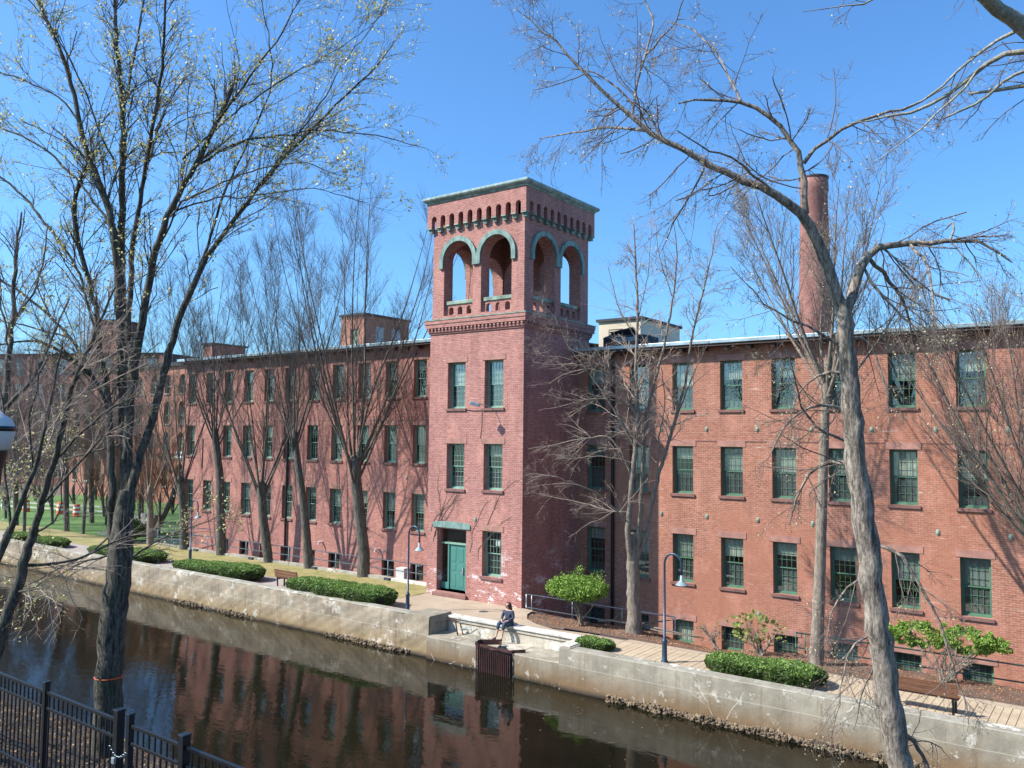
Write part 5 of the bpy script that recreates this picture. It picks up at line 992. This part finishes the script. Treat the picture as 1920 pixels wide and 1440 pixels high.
# ================================================================ LAMPS, BENCHES, FENCE
def crook_lamp(x, y, lab):
    t = thing('crook_lamp', (x, y, 0), lab, 'street lamp', 'crook lamps along the path'); H = 3.15; ux, uy = 1, 0
    MB().lathe((x, y, 0), [(.12, 0), (.12, .05), (.085, .1), (.08, .62), (.095, .66), (.095, .7), (.055, .74), (.045, .8)], 12).build('base', 'lamp_post', t, True)
    pts = [(x, y, .75), (x, y, H)] + [(x+.30-.30*math.cos(math.pi*k/10), y, H+.34*math.sin(math.pi*k/10)) for k in range(1, 11)] + [(x+.6, y, H-.3)]
    MB().path(pts, [.045]+[.036]*(len(pts)-1), 8).build('pole', 'lamp_post', t, True); MB().lathe((x+.6, y, H-.62), [(.20, 0), (.13, .08), (.055, .14), (.04, .3), (0, .32)], 16).build('lamp_shade', 'rail_paint', t, True)
    MB().lathe((x+.6, y, H-.62), [(.0, -.05), (.07, -.03), (.08, .03), (.0, .05)], 12).build('bulb', 'white', t, True)
crook_lamp(-3.3, -7.8, 'crook lamp standing between the long hedge and the tower door')
crook_lamp(-21.77, -5.95, 'farthest crook lamp beside the fifth tree of the left row')
crook_lamp(8.6, -8.4, 'crook lamp at the right between the small yew cushion and the two lobed hedge')
def bench(x0, x1, y, lab, backdir=-1):
    t = thing('park_bench', ((x0+x1)/2, y, 0), lab, 'bench', 'wooden benches on the canal path')
    for k in range(3): MB().box(x0, x1, y+.10+k*.13, y+.21+k*.13, .42, .455).build('seat_slat', 'wood_bench', t, bevel=.006)
    for k in range(3): MB().obox(((x0+x1)/2, y-.0-.03*k, .55+k*.13), ((x1-x0)/2, 0, 0), (0, .017, .002), (0, -.012, .055)).build('back_slat', 'wood_bench', t, bevel=.006)
    for xx in (x0+.12, x1-.12):
        MB().obox((xx, y+.03, .43), (.03, 0, 0), (0, .02, 0), (0, -.04, .43)).box(xx-.03, xx+.03, y+.06, y+.5, .37, .41).build('bench_frame', 'black_paint', t)
        MB().box(xx-.03, xx+.03, y+.42, y+.47, 0, .37).build('leg', 'black_paint', t)
bench(15.35, 17.05, -8.55, 'wooden slatted bench on the path at the lower right')
bench(-11.95, -10.3, -7.75, 'wooden bench half hidden between the two left hedges')
FZ = 3.9; FY = -28.2
def fence_panel(x0, x1, lab, posts):
    t = thing('metal_fence', (x0, FY, 2.6), lab, 'fence', 'black picket fence sections')
    for z, hh in ((FZ-.02, .02), (FZ-.21, .018), (FZ-1.02, .018)): MB().box(x0, x1, FY-.018, FY+.018, z-hh, z+hh).build('rail', 'black_paint', t, bevel=.004)
    me = MB().box(-.009, .009, -.009, .009, FZ-1.2, FZ-.041).mesh('picket'); me.materials.append(MAT['black_paint']); n = int((x1-x0)/.115); px, py, pz = wloc(t)
    for k in range(1, n): link('picket', me, t, None, (x0+k*(x1-x0)/n-px, FY-py+.001, -pz))
    for xx, wd in posts:
        MB().box(xx-wd, xx+wd, FY-wd-.002, FY+wd, 2.0, FZ+.09).build('post', 'black_paint', t, bevel=.004); MB().box(xx-wd-.008, xx+wd+.008, FY-wd-.01, FY+wd+.008, FZ+.09, FZ+.115).build('post_cap', 'black_paint', t, bevel=.008)
fence_panel(2.0, 11.45, 'black metal picket fence section left of the chained gap', [(9.75, .032), (7.9, .032), (6.05, .032), (4.2, .032), (2.35, .032), (11.5, .045)])
fence_panel(11.78, 19.0, 'black metal picket fence section right of the chained gap', [(11.74, .032), (12.80, .045), (14.65, .032), (16.5, .032), (18.35, .032)])
ck = thing('chain_and_lock', (11.6, FY, FZ-.35), 'silver chain and padlock tying the two fence sections together', 'chain'); cm = MB()
for k in range(9):
    a = k/8; p = Vector((11.44+.34*a, FY-.06, FZ-.30-.08*math.sin(math.pi*a))); cm.path([p+Vector((-.025, 0, 0)), p+Vector((0, -.012, .012)), p+Vector((.025, 0, 0)), p+Vector((0, .012, -.012))], .005, 5)
cm.build('chain', 'steel', ck, True); MB().box(11.50, 11.56, FY-.08, FY-.05, FZ-.47, FZ-.40).build('padlock', 'steel', ck, bevel=.006)
# near lantern at the left edge
lp = at(-17, 845, 8.5); ln = thing('street_lantern', (lp[0], lp[1], 2.6), 'black street lantern with clear acorn globe cut by the left edge', 'street lamp')
MB().lathe((lp[0], lp[1], lp[2]), [(.075, -4.4), (.075, -.9), (.09, -.5), (.11, -.2), (.15, -.03), (.15, 0)], 16).build('post', 'black_paint', ln, True)
MB().lathe((lp[0], lp[1], lp[2]), [(.13, .0), (.17, .02), (.205, .16), (.21, .20)], 20).build('globe', 'patina_white', ln, True)
MB().lathe((lp[0], lp[1], lp[2]), [(.212, .20), (.215, .20), (.215, .25), (.205, .25)], 20).build('band', 'black_paint', ln, True)
MB().lathe((lp[0], lp[1], lp[2]), [(.205, .25), (.17, .33), (.10, .37), (.06, .42), (.0, .44)], 20).build('dome', 'patina_white', ln, True)

# ================================================================ PERSON
def skin_mesh(name, verts, edges, parent, mat, root=0, sub=2):
    me = bpy.data.meshes.new(name); me.from_pydata([v[0] for v in verts], edges, []); o = link(name, me, parent, mat)
    m = o.modifiers.new('skin', 'SKIN'); m.use_smooth_shade = True
    for i, v in enumerate(verts):
        r = v[1]; me.skin_vertices[0].data[i].radius = r if isinstance(r, tuple) else (r, r); me.skin_vertices[0].data[i].use_root = (i == root)
    s = o.modifiers.new('sub', 'SUBSURF'); s.levels = sub; s.render_levels = sub; return o
px0, py0, sz = 2.0, -7.95, .21
pn = thing('person', (px0, py0, sz), 'seated woman in dark blue jacket and rolled jeans on the white coping', 'person')
def Q(x, y, z): return (px0+x, py0+y, sz+z)
# body (one continuous skin surface)
bv = [(Q(0, .02, .12), .13), (Q(0, .03, .30), .115), (Q(0, .02, .47), .12), (Q(0, .0, .56), .06), (Q(-.01, -.02, .63), .048), (Q(-.02, -.04, .72), .082), (Q(-.025, -.05, .80), .07),
      (Q(-.09, -.05, .10), .085), (Q(-.13, -.42, .12), .062), (Q(-.14, -.46, -.05), .05), (Q(-.18, -.50, -.34), .036), (Q(-.22, -.58, -.40), .034), (Q(-.27, -.68, -.43), .026),
      (Q(.09, -.05, .10), .085), (Q(.10, -.43, .12), .062), (Q(.10, -.46, -.05), .05), (Q(.08, -.50, -.36), .036), (Q(.07, -.58, -.42), .034), (Q(.05, -.66, -.45), .026),
      (Q(-.17, .0, .50), .055), (Q(-.24, -.04, .30), .042), (Q(-.14, -.25, .20), .03), (Q(-.05, -.32, .17), .022),
      (Q(.17, .0, .50), .055), (Q(.25, -.04, .30), .042), (Q(.15, -.25, .20), .03), (Q(.05, -.33, .18), .022)]
be = [(0, 1), (1, 2), (2, 3), (3, 4), (4, 5), (5, 6), (0, 7), (7, 8), (8, 9), (9, 10), (10, 11), (11, 12), (0, 13), (13, 14), (14, 15), (15, 16), (16, 17), (17, 18), (2, 19), (19, 20), (20, 21), (21, 22), (2, 23), (23, 24), (24, 25), (25, 26)]
skin_mesh('body', bv, be, pn, 'skin')
for s, hx in ((-1, -.05), (1, .05)):
    for k in range(5):
        fx = hx + (k-2)*.013; ln_ = (.03, .045, .05, .045, .035)[k]; a = Q(fx, -.33, .165); b = Q(fx - s*.01, -.33-ln_*.7, .155); c = Q(fx - s*.018, -.33-ln_, .135)
        MB().path([a, b, c], [.009, .008, .006], 6).build('finger', 'skin', pn, True)
jv = [(Q(0, .02, .10), .155), (Q(0, .03, .28), .135), (Q(0, .02, .46), .135), (Q(0, .005, .53), .08), (Q(-.18, .0, .49), .072), (Q(-.255, -.04, .29), .058), (Q(-.15, -.24, .205), .046), (Q(.18, .0, .49), .072), (Q(.265, -.04, .29), .058), (Q(.16, -.24, .205), .046)]
skin_mesh('jacket', jv, [(0, 1), (1, 2), (2, 3), (2, 4), (4, 5), (5, 6), (2, 7), (7, 8), (8, 9)], pn, 'jacket')
tv = [(Q(0, .02, .09), .15), (Q(-.10, -.06, .10), .105), (Q(-.135, -.42, .12), .083), (Q(-.142, -.465, -.02), .07), (Q(-.15, -.475, -.12), .062), (Q(.10, -.06, .10), .105), (Q(.105, -.43, .12), .083), (Q(.105, -.465, -.02), .07), (Q(.10, -.475, -.12), .062)]
skin_mesh('trousers', tv, [(0, 1), (1, 2), (2, 3), (3, 4), (0, 5), (5, 6), (6, 7), (7, 8)], pn, 'denim')
hv = [(Q(-.015, -.035, .83), .118), (Q(.0, .025, .74), .118), (Q(.02, .07, .62), .085), (Q(.03, .09, .48), .07), (Q(.03, .10, .36), .035), (Q(.075, -.03, .70), .04), (Q(.09, -.02, .58), .035), (Q(-.09, .0, .70), .035), (Q(-.10, -.0, .58), .03)]
skin_mesh('hair', hv, [(0, 1), (1, 2), (2, 3), (3, 4), (1, 5), (5, 6), (1, 7), (7, 8)], pn, 'hair')
for fx, fy, fz, tx, ty in ((-.22, -.58, -.425, -.28, -.70), (.07, -.58, -.445, .045, -.70)):
    MB().path([Q(fx+.02, fy+.06, fz-.0), Q(fx, fy, fz-.02), Q(tx, ty, fz-.045)], [.036, .04, .028], 8).build('shoe', 'black_paint', pn, True)
MB().path([Q(-.03, -.125, .735), Q(-.03, -.145, .715), Q(-.03, -.12, .70)], [.008, .013, .008], 6).build('nose', 'skin', pn, True)
for s in (-1, 1): MB().lathe(Q(-.03+s*.03, -.118, .745), [(0, -.006), (.008, 0), (0, .006)], 6).build('eye', 'hair', pn)
MB().box(Q(-.055, 0, 0)[0], Q(-.005, 0, 0)[0], Q(0, -.124, 0)[1], Q(0, -.112, 0)[1], sz+.674, sz+.682).build('mouth', 'rust', pn)
